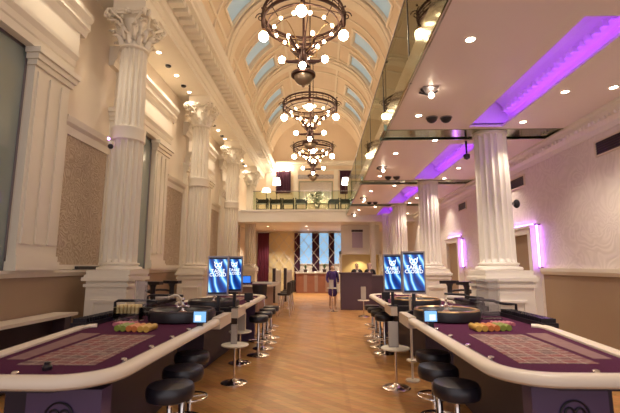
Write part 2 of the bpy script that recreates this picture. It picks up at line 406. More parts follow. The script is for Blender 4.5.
# ribs and mouldings on the vault
b=MB()
def rib(y0,y1,t,a0=0,a1=180,steps=36):
    vs=[];
    for i in range(steps+1):
        a=a0+(a1-a0)*i/steps
        vs+= [vp(a,y0,VR+.02),vp(a,y0,VR-t),vp(a,y1,VR-t),vp(a,y1,VR+.02)]
    fs=[]
    for i in range(steps):
        for k in range(4):
            l=(k+1)%4; fs.append((i*4+k,i*4+l,i*4+4+l,i*4+4+k))
    fs+=[(0,1,2,3),(steps*4+3,steps*4+2,steps*4+1,steps*4)]
    b.add(vs,fs)
for cy in [2.7]+COLY:
    rib(cy-.30,cy+.30,.10); rib(cy-.42,cy-.34,.05); rib(cy+.34,cy+.42,.05); rib(cy-.14,cy+.14,.14)
    rib(cy+.95,cy+1.03,.04); rib(cy+2.62,cy+2.68,.05) if cy<19 else None
for (p,q) in panels:
    if p<2: continue
    for s in (0,1):
        a0,a1=(A0,A1) if s==0 else (180-A1,180-A0)
        rib(p-.09,p-.02,.05,a0-2,a1+2,8); rib(q+.02,q+.09,.05,a0-2,a1+2,8)
        rib(p-.02,q+.02,.05,a0-2.4,a0-.5,1); rib(p-.02,q+.02,.05,a1+.5,a1+2.4,1)
for a in (14,66,114,166):
    vs=[vp(a-1,2,VR+.01),vp(a-1,2,VR-.05),vp(a+1,2,VR-.05),vp(a+1,2,VR+.01)]; vs+=[(x,YEND,z) for x,y,z in vs]
    b.add(vs,[(0,1,5,4),(1,2,6,5),(2,3,7,6),(3,0,4,7)])
struct('trim_%d'%n,b,vaultrib,angle=25); n+=1
wn=5
for (p,q) in panels:
    if q<7.5: continue
    for a0,a1 in ((A0,A1),(180-A1,180-A0)):
        g=MB(); st=6; vs=[]
        for i in range(st+1):
            a=a0+(a1-a0)*i/st; vs+=[vp(a,p,VR+.11),vp(a,q,VR+.11),vp(a,q,VR+.13),vp(a,p,VR+.13)]
        fs=[]
        for i in range(st):
            for k in range(4):
                l=(k+1)%4; fs.append((i*4+k,i*4+l,i*4+4+l,i*4+4+k))
        g.add(vs,fs); w=struct('window_%d'%wn,g,skyglass); wn+=1
# end wall of the vault and the gallery
b=MB()
b.box(WL-.35,WR+.35,YEND,YEND+.3,ZC,7.47)
arcp=[(CX+(VR+.15)*cos(R(a)),ZS+(VR+.15)*sin(R(a))) for a in range(0,181,6)]
m_=len(arcp); b.add([(x,YEND,z) for x,z in arcp]+[(x,YEND+.3,z) for x,z in arcp],[tuple(range(m_)),tuple(range(2*m_-1,m_-1,-1))])
struct('wall_back_upper',b,vaultm,smooth=False)
b=MB(); b.box(CX-2.6,CX+2.6,YEND-.12,YEND,7.2,7.34); b.box(CX-2.6,CX+2.6,YEND-.2,YEND,7.34,7.44); b.box(CX-3.6,CX+3.6,YEND-.06,YEND,6.9,6.98)
for x in (-3.0,-1.45,.80,2.3): b.box(x-.12,x+.12,YEND-.06,YEND,4.2,6.9)
struct('trim_%d'%n,b,plaster,smooth=False); n+=1

# right wall
b=MB(); b.box(WR,WR+.35,YB,25.6,0,6.45)
struct('wall_right',b,wavewall,smooth=False)
b=MB(); b.box(WR-.03,WR,YB,7.95,0,1.46); struct('trim_%d'%n,b,tanpanel,smooth=False); n+=1
b=MB().extrude_y([(WR,1.44),(WR-.06,1.44),(WR-.09,1.5),(WR-.09,1.56),(WR,1.56)],YB,7.95); struct('trim_%d'%n,b,plaster,smooth=False); n+=1
struct('baseboard_right', MB().box(WR-.05,WR-.03,YB,7.95,0,.16), darkwood, smooth=False)
b=MB().extrude_y([(WR,3.62),(WR-.03,3.62),(WR-.05,3.70),(WR-.12,3.74),(WR-.16,3.84),(WR-.22,3.86),(WR-.22,ZC),(WR,ZC)],YB,18.3); struct('trim_%d'%n,b,whitepl,smooth=False); n+=1
y=2.; b=MB()
while y<18: b.box(WR-.17,WR-.10,y,y+.05,3.74,3.79); y+=.11
struct('trim_%d'%n,b,whitepl,smooth=False); n+=1
# doorways on the right: casing + recessed tan door leaf + purple led tubes
for i,(a,c,zt) in enumerate(((8.1,9.3,2.36),(12.4,13.7,2.45))):
    d=struct('door_%d'%(i+1), MB().box(WR-.04,WR-.005,a+.14,c-.14,0,zt-.12), tanpanel, smooth=False)
    f=MB(); f.box(WR-.14,WR,a,a+.14,0,zt-.12); f.box(WR-.14,WR,c-.14,c,0,zt-.12); f.box(WR-.14,WR,a,c,zt-.12,zt); f.box(WR-.17,WR,a-.03,c+.03,zt,zt+.05)
    f.build('door_casing',whitepl,d,smooth=False)
    t=thing('led_tube','vertical purple LED tube beside the %s doorway casing'%('nearer','farther')[i],'light',(WR-.06,a-.10,1.58))
    MB().cyl((0,0,0),(0,0,.82),.016,seg=10).build('tube',uv_tube,t)
    h=MB(); h.box(-.02,.06,-.02,.02,-.03,0); h.box(-.02,.06,-.02,.02,.82,.85); h.build('holder',greymetal,t)
    t=thing('led_tube','horizontal purple LED tube above the %s doorway casing'%('nearer','farther')[i],'light',(WR-.04,a,zt+.068))
    MB().cyl((0,0.02,0),(0,c-a-.02,0),.014,seg=10).build('tube',uv_tube,t)
    h=MB(); h.box(-.02,.06,0,.02,-.05,.02); h.box(-.02,.06,c-a-.02,c-a,-.05,.02); h.build('holder',greymetal,t)

# mezzanine slab: panels of white ceiling with a sunk purple-lit cove beside each column
SX0=1.12
segs=[(YB,6.62),(7.15,10.68),(11.2,14.85),(15.35,18.3)]
cov=[(3.5,6.50),(7.45,10.55),(11.6,14.7),(15.8,18.1)]
CV0,CV1=2.46,3.02
b=MB(); bc=MB()
for (a,c),(p,q) in zip(segs,cov):
    zt=4.2
    b.box(SX0,CV0,a,c,ZC,zt); b.box(CV1,WR,a,c,ZC,zt); b.box(CV0,CV1,a,p,ZC,zt); b.box(CV0,CV1,q,c,ZC,zt)
    # cove: raised box above
    bc.box(CV0-.15,CV1+.15,p-.1,q+.1,4.42,4.46)
    bc.box(CV0-.17,CV0-.15,p-.1,q+.1,4.0,4.44); bc.box(CV1+.15,CV1+.17,p-.1,q+.1,4.0,4.44)
    bc.box(CV0-.15,CV1+.15,p-.12,p-.1,4.0,4.44); bc.box(CV0-.15,CV1+.15,q+.1,q+.12,4.0,4.44)
# slab with a wider hollow over the lip
b=MB()
for (a,c),(p,q) in zip(segs,cov):
    lo,hi=ZC,ZC+.04
    b.box(SX0,CV0,a,c,lo,hi); b.box(CV1,WR,a,c,lo,hi); b.box(CV0,CV1,a,p,lo,hi); b.box(CV0,CV1,q,c,lo,hi)
    b.box(SX0,CV0-.17,a,c,hi,4.2); b.box(CV1+.17,WR,a,c,hi,4.2)
    b.box(CV0-.17,CV1+.17,a,p-.12,hi,4.2); b.box(CV0-.17,CV1+.17,q+.12,c,hi,4.2)
struct('ceiling',b,ceilp,smooth=False)
struct('ceiling_cove',bc,whitepl,smooth=False)
# old crown visible inside the coves
b=MB()
for (p,q) in cov:
    b.extrude_y([(CV1-.10,4.42),(CV1-.10,4.36),(CV1-.02,4.30),(CV1+.04,4.22),(CV1+.04,4.16),(CV1+.10,4.12),(CV1+.15,4.12),(CV1+.15,4.42)],p,q)
    y=p
    while y<q-.06: b.box(CV1-.02,CV1+.05,y,y+.06,4.13,4.20); y+=.13
struct('trim_%d'%n,b,whitepl,smooth=False); n+=1
for i,(p,q) in enumerate(cov):
    for j,x in enumerate((CV0-.10,CV1+.06)):
        o=MB().box(x-.012,x+.012,p,q,ZC+.042,ZC+.06).build('led_strip',uv_strip,smooth=False)
        tag(o,'hidden purple LED strip on the %s lip of the %s ceiling cove'%(('aisle-side','wall-side')[j],('first','second','third','fourth')[i]),'light','purple LED strips in the ceiling coves')
# mirrored joints of the slab at the columns and mirrored slab edge
b=MB()
for (a,c) in ((6.62,7.15),(10.68,11.2),(14.85,15.35)):
    b.box(SX0-.05,WR,a,c,ZC+.02,ZC+.10); b.box(SX0-.05,WR,a-.015,a,ZC-.012,ZC+.06); b.box(SX0-.05,WR,c,c+.015,ZC-.005,ZC+.06)
struct('trim_%d'%n,b,mirrorm,smooth=False); n+=1
b=MB(); b.box(SX0-.02,SX0,YB,18.3,ZC+.0,4.2); struct('trim_%d'%n,b,mirrorm,smooth=False); n+=1
# glass balustrade of the mezzanine, one pane at a time
seams=[-1.4,.68,2.75,4.85,6.95,8.95,10.95,13.0,15.1,17.2]
words=['first','second','third','fourth','fifth','sixth','seventh','eighth','ninth']
for i in range(len(seams)-1):
    if seams[i+1]<2.5: continue
    t=thing('glass_balustrade_pane','green-tinted glass balustrade pane on the mezzanine edge, %s from the camera'%words[i-1],'balustrade',(SX0+.02,seams[i],4.2),group='glass panes along the mezzanine edge')
    L=seams[i+1]-seams[i]
    MB().box(-.008,.008,.015,L-.015,-.30,.95).build('glass',balg,t,smooth=False)
    f=MB(); f.box(-.015,.015,-.012,.012,-.30,.97); f.build('post',blackpl,t,smooth=False)
    f=MB(); f.box(-.015,.015,.012,L-.012,.95,.975); f.build('top_rail',greymetal,t,smooth=False)

# gallery slab at the far end and its underside
b=MB(); b.box(WL,WR,18.32,YEND,3.62,4.15); struct('floor_gallery',b,whitepl,smooth=False)
b=MB(); b.box(-3.75,3.1,18.24,18.32,3.62,4.17); b.box(-3.75,3.1,18.18,18.32,4.09,4.17); b.box(-3.75,3.1,18.20,18.32,3.60,3.68); struct('trim_%d'%n,b,whitepl,smooth=False); n+=1
b=MB(); b.box(WL,WR,YEND,25.6,3.75,4.0); struct('ceiling_far',b,ceilp,smooth=False)
b=MB(); b.box(WL,WR,25.3,25.6,0,3.75); struct('wall_back',b,whitepl,smooth=False)

# ---------------------------------------------------------------- columns
def shaft_mesh(z0,z1,r0,r1,flutes=16):
    b=MB(); per=10; seg=flutes*per; nz=9
    vs=[]; 
    zs=[z0,z0+.06]+[z0+.06+(z1-z0-.12)*k/nz for k in range(1,nz)]+[z1-.06,z1]
    for z in zs:
        t=(z-z0)/(z1-z0); r=r0+(r1-r0)*t; fl = 0 if z in (z0,z1) else 1
        for i in range(seg):
            ph=(i%per)/per; d=fl*.19*r*math.sqrt(max(0,1-((ph-.55)/.41)**2)) if fl and abs(ph-.55)<.41 else 0
            a=2*pi*i/seg; vs.append(((r-d)*cos(a),(r-d)*sin(a),z))
    fs=[]
    for k in range(len(zs)-1):
        for i in range(seg):
            j=(i+1)%seg; fs.append((k*seg+i,k*seg+j,(k+1)*seg+j,(k+1)*seg+i))
    b.add(vs,fs); return b
def base_mesh(r,z):
    b=MB(); q=r*1.38
    b.box(-q,q,-q,q,z,z+.07)
    b.lathe([(q*.97,z+.07),(q*1.0,z+.09),(q*.98,z+.12),(r*1.14,z+.135),(r*1.12,z+.155),(r*1.2,z+.165),(r*1.2,z+.185),(r*1.02,z+.2)],seg=40); return b
def pedestal_mesh(w,d,h,cx=0):
    b=MB()
    b.box(cx-w,cx+w,-d,d,0,h-.1)
    for k,(e,z0,z1) in enumerate(((.07,0,.16),(.045,.16,.22),(.03,h-.20,h-.15),(.055,h-.10,h-.04),(.03,h-.04,h))):
        b.box(cx-w-e,cx+w+e,-d-e,d+e,z0,z1)
    # sunk-panel moulding on the front
    for (x0,x1,z0,z1) in ((-.22,.22,h-.46,h-.42),(-.22,.22,.36,.40),(-.22,-.18,.40,h-.46),(.18,.22,.40,h-.46)):
        b.box(cx+x0,cx+x1,-d-.025,-d,z0,z1)
    b.box(cx-.23,cx+.23,-d-.04,-d,h-.43,h-.40)
    return b
def capital_mesh(z0,z1,r):
    b=MB(); h=z1-z0
    b.lathe([(r,z0-.06),(r*1.12,z0-.04),(r*1.12,z0),(r*.84,z0+.01),(r*.82,z0+h*.5),(r*.95,z0+h*.8),(r*1.3,z0+h*.86)],seg=28)
    def leaf(a,zb,hh,w,out,r0):
        vs=[];m_=7
        for i in range(m_+1):
            t=i/m_
            rr=r0+.02+out*(t**2.2) ; z=zb+hh*(t if t<.8 else .8+.2*(t-.8)/.2*(1-.0))- (.35*hh*(max(0,t-.72)/.28)**1.5)
            ww=w*(sin(pi*min(.15+t*.75,1))**.6)*(1-.25*(i%2))
            for sgn,kr in ((-1,-.03),(-.45,.015),(0,.03),(.45,.015),(1,-.03)):
                aa=a+sgn*ww/(r0+.1)
                vs.append(((rr+kr)*cos(aa),(rr+kr)*sin(aa),z))
        n0=len(vs); vs+=[(x*.93,y*.93,z-.012) for x,y,z in vs]
        fs=[]
        for i in range(m_):
            for k in range(4):
                q=i*5+k; fs.append((q,q+1,q+6,q+5)); fs.append((n0+q,n0+q+5,n0+q+6,n0+q+1))
        for i in range(m_):
            for q in (i*5,i*5+4): fs.append((q,q+5,n0+q+5,n0+q))
        q=m_*5
        for k in range(4): fs.append((q+k,q+k+1,n0+q+k+1,n0+q+k))
        b.add(vs,fs)
    for k in range(8): leaf(2*pi*k/8,z0,h*.36,.075,.14,r*.98)
    for k in range(8): leaf(2*pi*(k+.5)/8,z0+.10,h*.48,.075,.19,r*.98)
    for k in range(8):
        a=2*pi*(k+.25)/8
        for (dr,dz,q) in ((.15,.30,.03),(.19,.44,.028),(.17,.56,.03)): b.ring((0,0,0),0,0,4) if False else b.sphere(((r+dr)*cos(a+dz),(r+dr)*sin(a+dz),z0+dz*h/.68),q,6,5)
    for k in range(4):
        leaf(pi/4+pi/2*k,z0+h*.3,h*.5,.07,.24,r*1.0)
        a=pi/4+pi/2*k
        # corner volutes: spiral scrolls
        for sg in (-1,1):
            pts=[]
            for i in range(15):
                t=i/14; q=t*3.6*pi/1.8; rad=.095*(1-t*.8)
                cx_=r*1.05+.24-rad*cos(q)*.9 ; zz=z0+h*.80+rad*sin(q)
                aa=a+sg*.10*(1-.2*t)
                pts.append((cx_*cos(aa),cx_*sin(aa),zz))
            b.tube(pts,[.026]*10+[.022,.02,.018,.016,.014],6)
            st=[( (r+.04)*cos(a+sg*.5),(r+.04)*sin(a+sg*.5),z0+h*.42),((r+.10)*cos(a+sg*.36),(r+.10)*sin(a+sg*.36),z0+h*.68),((r+.24)*cos(a+sg*.14),(r+.24)*sin(a+sg*.14),z0+h*.86)]
            b.tube(st,[.018,.022,.024],6)
    # flower at the middle of every abacus side
    for k in range(4):
        a=pi/2*k; b.sphere(((r*1.5)*cos(a),(r*1.5)*sin(a),z1-.08),.05,8,6)
    # concave abacus
    pts=[]
    for k in range(4):
        a0=pi/4+pi/2*k
        for i in range(8):
            t=i/8; a=a0+pi/2*t; rr=(r*1.85)*(1-.34*sin(pi*t)); 
            if i==0: pts+= [(rr*cos(a-.07),rr*sin(a-.07))]
            pts.append((rr*cos(a+(.07 if i==0 else 0)),rr*sin(a+(.07 if i==0 else 0))))
    b.quadbox(pts,z1-.10,z1-.055); b.quadbox([(x*1.06,y*1.06) for x,y in pts],z1-.055,z1)
    return b
PH=1.46
ordn=['nearest','second nearest','third nearest','farthest']
col=thing('column','cream fluted column with leafy Corinthian capital on window side, nearest of that row','column',(-3.5,6.9,0),group='Corinthian columns along the windows')
pedestal_mesh(.34,.34,PH,-.03).build('pedestal',plaster,col,smooth=False)
base_mesh(.265,PH).build('column_base',plaster,col)
shaft_mesh(PH+.2,3.82,.275,.262).build('lower_shaft',plaster,col,angle=32)
MB().lathe([(.26,3.80),(.285,3.82),(.285,3.98),(.295,4.0),(.295,4.04),(.25,4.06)],seg=40).build('collar',plaster,col)
shaft_mesh(4.05,5.58,.25,.228).build('upper_shaft',plaster,col,angle=32)
capital_mesh(5.60,6.26,.235).build('capital',plaster,col,angle=50)
MB().box(-.30,.30,-.30,.30,6.24,6.45).build('impost_block',plaster,col,smooth=False)
for k in (1,2,3):
    dup(col,(-3.5,COLY[k],0),'cream fluted column with leafy Corinthian capital on window side, %s of that row'%ordn[k])
colr=thing('column','white fluted column rising to the low mezzanine ceiling, nearest of that row','column',(2.97,6.9,0),group='fluted columns under the mezzanine')
pedestal_mesh(.36,.36,PH,.02).build('pedestal',whitepl,colr,smooth=False)
base_mesh(.27,PH).build('column_base',whitepl,colr)
shaft_mesh(PH+.2,3.86,.285,.265).build('shaft',whitepl,colr,angle=32)
MB().lathe([(.265,3.84),(.285,3.86),(.285,3.918),(.265,3.92)],seg=40).build('collar',whitepl,colr)
for k in (1,2,3):
    yy=COLY[k] if k<3 else 18.0
    dup(colr,(2.97,yy if k<3 else 17.85,0),'white fluted column rising to the low mezzanine ceiling, %s of that row'%ordn[k])
t=thing('square_post','slim white square post beside the lit reception niche','post',(2.42,19.2,0))
MB().box(-.12,.12,-.12,.12,.14,3.62).build('shaft',whitepl,t,smooth=False); MB().box(-.17,.17,-.17,.17,0,.14).build('post_base',whitepl,t,smooth=False)

# wall console along the left wall
t=thing('console_shelf','long white-topped dark console standing along the window-side wall','console',(-3.98,0,0))
MB().box(-.14,.24,2.2,6.2,.86,.90).build('shelf_top',creampost,t,smooth=False)
MB().box(-.12,.02,2.3,5.95,.02,.86).build('back_panel',darkwood,t,smooth=False)
MB().box(-.12,.20,5.95,6.10,.0,.86).build('leg',darkwood,t,smooth=False)
MB().box(-.12,.20,2.3,2.4,.0,.86).build('leg',darkwood,t,smooth=False)

# ---------------------------------------------------------------- roulette table
def rot_table(side, oy, label, group, mirror_y=False, first=True, far=False):
    """side -1: window side; +1: mezzanine side. local u grows away from the aisle, y into the hall"""
    ox = -1.24 if side<0 else 1.06
    sx = -1 if side<0 else 1
    sy = -1 if mirror_y else 1
    t=thing('roulette_table',label,'roulette table',(ox,oy,0),group=group)
    F=lambda x,y,z:(sx*x,sy*y,z)
    path=[(.055,5.10),(.055,2.86)]+arc(.365,2.86,.31,180,270,8)[1:]+arc(.93,2.77,.22,270,360,6)+[(1.15,3.0),(1.36,4.50),(1.34,4.62),(1.26,4.66)]
    # path is relative to y; rail is a padded roll
    rp=[(-.055,.905),(-.060,.925),(-.052,.945),(-.03,.962),(.0,.968),(.03,.964),(.052,.95),(.055,.93),(.055,.91),(.03,.895),(-.03,.888)]
    MB().sweep(path,rp).xf(F).build('padded_rail',leather_c,t)
    inner=MB().sweep(path[:-3],[(.055,.93),(.085,.93),(.085,.942),(.055,.950)]).xf(F); inner.build('rail_track',darkmetal,t,smooth=False)
    # chrome studs on the inner track
    for (x,y) in [(.135,4.35),(.135,3.9),(.135,3.45),(.135,3.0),(.62,2.63)]:
        MB().lathe([(.022,.935),(.022,.962),(.016,.968),(0,.968)],x,y,0,12).xf(F).build('chrome_stud',chrome,t)
    # felt top
    poly=[(.10,5.12),(.10,2.9)]+arc(.365,2.86,.27,180,270,6)[1:]+arc(.93,2.80,.18,270,360,5)+[(1.12,3.0),(1.32,4.5),(1.45,4.55),(1.45,5.62),(.12,5.62)]
    MB().quadbox(poly,.88,.935).xf(F).build('felt_top',felt,t,smooth=False)
    # printed layout
    MB().quadbox([(.30,2.93),(.84,2.93),(.90,4.12),(.38,4.12)],.935,.9375).xf(F).build('betting_layout',layout,t,smooth=False)
    MB().quadbox([(.90,3.08),(1.03,3.08),(1.17,4.2),(.97,4.2)],.935,.9375).xf(F).build('call_bet_strip',strip_m,t,smooth=False)
    # dark collar around the wheel end and far rail
    MB().quadbox([(.10,5.60),(1.5,5.60),(1.5,5.72),(.10,5.72)],.88,.985).xf(F).build('wheel_surround',blackpl,t,smooth=False)
    MB().quadbox([(.0,5.12),(.10,5.12),(.10,5.72),(.0,5.72)],.84,.975).xf(F).build('cream_end_trim',creampost,t,smooth=False)
    # body
    bd=MB().quadbox([(.50,3.0),(.95,3.0),(1.15,5.35),(.60,5.35)],.02,.88).xf(F).build('body',darkbody,t,smooth=False)
    # fascia under the felt
    MB().quadbox([(.14,5.6),(.14,2.95),(.42,2.68),(.95,2.68),(1.08,2.95),(1.42,5.6)],.83,.88).xf(F).build('apron',darkbody,t,smooth=False)
    dp=.13 if side>0 else .0
    p=MB().quadbox([(.20+dp,2.86),(.70+dp,2.86),(.70+dp,2.99),(.20+dp,2.99)],.02,.80).xf(F).build('end_panel',purplebody,t,smooth=False)
    # emblem: ring with two arches
    lg=MB(); lz=.625; lx=.47+dp; yy=2.852
    lg.tube([(lx+.095*cos(a),yy,lz+.095*sin(a)) for a in [2*pi*i/28 for i in range(28)]],.0065,6,True)
    for dx in (-.034,.034):
        lg.tube([(lx+dx-.03,yy,lz-.06)]+[(lx+dx+.03*cos(a),yy,lz+.015+.035*sin(a)) for a in [pi-pi*i/8 for i in range(9)]]+[(lx+dx+.03,yy,lz-.06)],.0075,6)
    lg.xf(F).build('emblem',logo_m,p)
    # roulette wheel
    wx,wy=.50,5.22
    w=MB().lathe([(.30,.935),(.40,.95),(.405,1.03),(.395,1.055),(.36,1.06),(.345,1.05),(.30,1.01),(.29,.99),(.27,.985)],wx,wy,0,48).xf(F).build('wheel_bowl',blackpl,t)
    MB().lathe([(.352,1.062),(.36,1.072),(.388,1.072),(.395,1.058)],wx,wy,0,48,cap=False).xf(F).build('bowl_rim',brass if side>0 else darkwood,w)
    r=MB().lathe([(.27,.985),(.265,.995),(.20,.99),(.12,1.005),(.06,1.03),(.03,1.05),(0,1.05)],wx,wy,0,36).xf(F).build('wheel_rotor',redwood,t)
    s=MB().lathe([(.03,1.045),(.018,1.06),(.014,1.10),(.026,1.12),(.012,1.14),(.012,1.17),(.02,1.185),(.008,1.21),(0,1.212)],wx,wy,0,16)
    for k in range(4):
        a=k*pi/2+.4; s.cyl((wx,wy,1.105),(wx+.085*cos(a),wy+.085*sin(a),1.10),.006); s.sphere((wx+.09*cos(a),wy+.09*sin(a),1.10),.013,8,6)
    s.xf(F).build('wheel_spindle',chrome,t)
    # chip rack (ribbed black tray) on the dealer side
    rk=MB(); rk.box(1.33,1.5,4.55,5.6,.935,.985)
    y=4.58
    while y<5.58: rk.box(1.34,1.49,y,y+.018,.985,1.03); y+=.05
    rk.xf(F).build('chip_tray',blackpl,t,smooth=False)
    # curved rail on a post
    if side>0: pts=[(1.5,5.5,.98),(1.5,5.5,1.10)]+[(1.5-.28*sin(R(a))-.0,5.5,1.10+.045*(1-cos(R(a)))) for a in range(15,91,15)]+[(1.05,5.5,1.155),(.90,5.5,1.16)]
    else: pts=[(1.48,5.45,.98),(1.48,5.45,1.13),(1.44,5.45,1.15),(1.1,5.45,1.15),(.92,5.45,1.14)]
    g=MB().tube(pts,.018,8).xf(F).build('dealer_rail',blackpl,t)
    gl=MB().box(.92,1.46,5.445,5.455,.985,1.10).xf(F).build('rail_glass',clearg,t,smooth=False)
    # touch screen facing the aisle corner
    du=-.05 if side<0 else .0
    MB().box(.04+du,.19+du,4.50,4.53,1.0,1.125).xf(F).build('touch_screen',blackpl,t,smooth=False)
    MB().box(.05+du,.18+du,4.494,4.5,1.008,1.117).xf(F).build('touch_screen_image',blue_pad,t,smooth=False)
    MB().box(.10+du,.165+du,4.492,4.494,1.02,1.08).xf(F).build('touch_screen_button_area',white_pad,t,smooth=False)
    MB().box(.09+du,.15+du,4.51,4.55,.93,1.0).xf(F).build('touch_screen_foot',blackpl,t,smooth=False)
    return t
rot_table(-1,-.14,'purple roulette table near camera on window side, cream padded rail','roulette tables')
rot_table(1,0,'purple roulette table near camera on mezzanine side, cream padded rail','roulette tables')
rot_table(-1,11.75,'second roulette table on window side, behind the lit screens','roulette tables',mirror_y=True)
rot_table(1,12.1,'second roulette table on mezzanine side, behind the lit screens','roulette tables',mirror_y=True)

# chips lying in rows on the felt (each row of chips a thing)
def chip_row(x,y,L,m,ang,label,group,r=.02,z=.935):
    b=MB(); k=int(L/.0037); 
    for i in range(0,k,2):
        p=i*.0037; j=random.uniform(-.0008,.0008)
        b.lathe([(0,p),(r,p),(r,p+.0064),(0,p+.0064)],0,0,0,12,axis='y',cap=False)
    b.xf(lambda X,Y,Z:(X,-Y,Z+r))
    o=b.build('chip_row',m,smooth=False,loc=(x,y,z+.0005)); o.rotation_euler=(0,0,ang); tag(o,label,'casino chips',group); return o
for side,oy,nm in ((-1,-.14,'window'),(1,0,'mezzanine')):
    ox=-1.24 if side<0 else 1.06
    cols=[('yellow',chipy),('yellow',chipy),('orange',chipo),('orange',chipo),('green',chipg),('green',chipg)]
    pos=['closest to the aisle','second from the aisle','third from the aisle','fourth from the aisle','fifth from the aisle','farthest from the aisle']
    for k,(c,m) in enumerate(cols):
        chip_row(ox+side*(.54+.066*k), 4.27+oy+.012*k, .22, m, 0, '%s chip row on the near %s-side roulette table, %s'%(c,nm,pos[k]), 'chip rows on the %s-side table'%nm, r=.031)
    for k in range(5):
        chip_row(ox+side*(.90+.045*k), 4.68+oy, .16, chipp, 0, 'pink chip row behind the yellow ones on the %s-side table, %s'%(nm,['first from the wheel','second from the wheel','third from the wheel','fourth from the wheel','fifth from the wheel'][k]), 'pink chip rows on the %s-side table'%nm)
# clear boxes and card holders
t=thing('chip_box','clear acrylic box with pale yellow plaques on window-side roulette table','box',(-2.38,5.02,.936))
MB().box(-.16,.16,-.09,.09,0,.012).build('box_floor',clearg,t,smooth=False)
f=MB(); f.box(-.16,.16,-.092,-.086,.012,.16); f.box(-.16,.16,.086,.092,.012,.16); f.box(-.16,-.154,-.086,.086,.012,.16); f.box(.154,.16,-.086,.086,.012,.16); f.box(-.162,.162,-.094,.094,.16,.168)
f.build('box_wall',clearg,t,smooth=False)
f=MB()
for k in range(6): f.box(-.14+.047*k,-.11+.047*k,-.06,.06,.09,.19)
f.build('plaque',mat('pale_yellow_plaque',(.8,.62,.3),.4),t,smooth=False)
def holder(name,label,x,y,z,w,h):
    t=thing(name,label,'sign holder',(x,y,z))
    MB().box(-w/2,w/2,-.05,.05,0,.012).build('foot',clearg,t,smooth=False)
    b=MB().box(-w/2,w/2,-.004,.004,.012,h).build('sheet',clearg,t,smooth=False)
    MB().box(-w/2+.01,w/2-.01,.004,.006,.03,h-.01).build('paper',mat('pale_lilac_paper',(.62,.56,.60),.6,alpha=.3),t,smooth=False)
holder('sign_holder','clear sign holder with pale sheet behind the window-side wheel',-2.34,5.22,.936,.17,.48)
holder('sign_holder','wide clear sign holder behind the mezzanine-side wheel',2.12,5.30,.936,.30,.50)

# ---------------------------------------------------------------- portrait screens
def lscreen(label,x,y,z0,z1,w,polez,back):
    t=thing('display_screen',label,'screen',(x,y,polez),group='TABLE CLOSED screens')
    h=z1-z0; z0-=polez; z1-=polez; cz=(z0+z1)/2
    MB().box(-w/2,w/2,0,.045,z0,z1).build('bezel',greymetal,t,smooth=False)
    p=MB().box(-w/2+.018,w/2-.018,-.004,0,z0+.02,z1-.02)
    p.xf(lambda X,Y,Z:(X,Y,Z-cz)).build('screen_image',screen_pic,t,smooth=False,loc=(0,0,cz))
    MB().box(-w/2+.018,w/2-.018,-.006,-.004,z1-.045,z1-.02).build('dark_band',screen_black,t,smooth=False)
    MB().box(-w/2+.018,w/2-.018,-.006,-.004,z0+.02,z0+.045).build('dark_band',screen_black,t,smooth=False)
    text('TABLE',w*.235,screen_white,t,(0,-.007,cz+h*.115)); text('CLOSED',w*.215,screen_white,t,(0,-.007,cz+h*.02))
    lg=MB(); k=w*.10; zz=cz+h*.27
    for s in (-1,1):
        lg.tube([(s*k*.85+k*.7*cos(a),-.007,zz+k*.9*sin(a)) for a in [2*pi*i/16 for i in range(16)]],w*.018,6,True)
        lg.tube([(s*k*1.5,-.007,zz+k*.5),(s*k*1.75,-.007,zz+k*1.6)],w*.018,6)
    lg.tube([(-k*1.2,-.007,zz-k*1.2),(0,-.007,zz-k*1.7),(k*1.2,-.007,zz-k*1.2)],w*.016,6)
    lg.build('screen_emblem',screen_white,t)
    MB().box(-.03,.03,.045,.075,z0-.0+.05,z0+.35).build('mount',blackpl,t,smooth=False)
    b=MB().box(-.022,.022,.05,.085,0,z0+.2).build('pole',blackpl,t,smooth=False)
    MB().box(-.07,.07,0,.11,0,.012).build('foot',blackpl,t,smooth=False)
lscreen('larger TABLE CLOSED screen on window-side wheel end, left of its pair',-1.41,5.46,1.205,1.735,.285,.986,0)
lscreen('smaller TABLE CLOSED screen on window side, behind and right of its pair',-1.315,6.035,1.215,1.745,.25,.986,0)
lscreen('larger TABLE CLOSED screen on mezzanine-side wheel end, in front of its pair',1.26,5.605,1.225,1.80,.315,.986,0)
lscreen('smaller TABLE CLOSED screen on mezzanine side, partly behind its pair',1.105,6.385,1.20,1.785,.285,.986,0)
t=thing('floor_stand','slim white floor stand beside the mezzanine-side screens','stand',(1.27,5.96,0))
MB().cyl((0,0,.02),(0,0,1.16),.017).build('pole',creampost,t); MB().lathe([(.10,.0),(.10,.02),(0,.03)],seg=20).build('stand_base',creampost,t)
MB().lathe([(.08,.27),(.08,.29),(0,.29)],seg=20).build('shelf',creampost,t)
# curved white lamp arm beside window-side wheel of second table
t=thing('lamp_arm','curved white lamp arm above the second window-side wheel','lamp',(-2.0,5.75,.92))
MB().tube([(0.0,0,0),(.02,0,.14),(.0,0,.22),(-.04,0,.26),(-.1,0,.27),(-.17,0,.24)],.016,8).build('arm',creampost,t)
MB().lathe([(.04,-.005),(.04,.01),(0,.012)],seg=16).build('lamp_foot',creampost,t); MB().sphere((-.18,0,.235),.025,10,8).build('lamp_head',creampost,t)

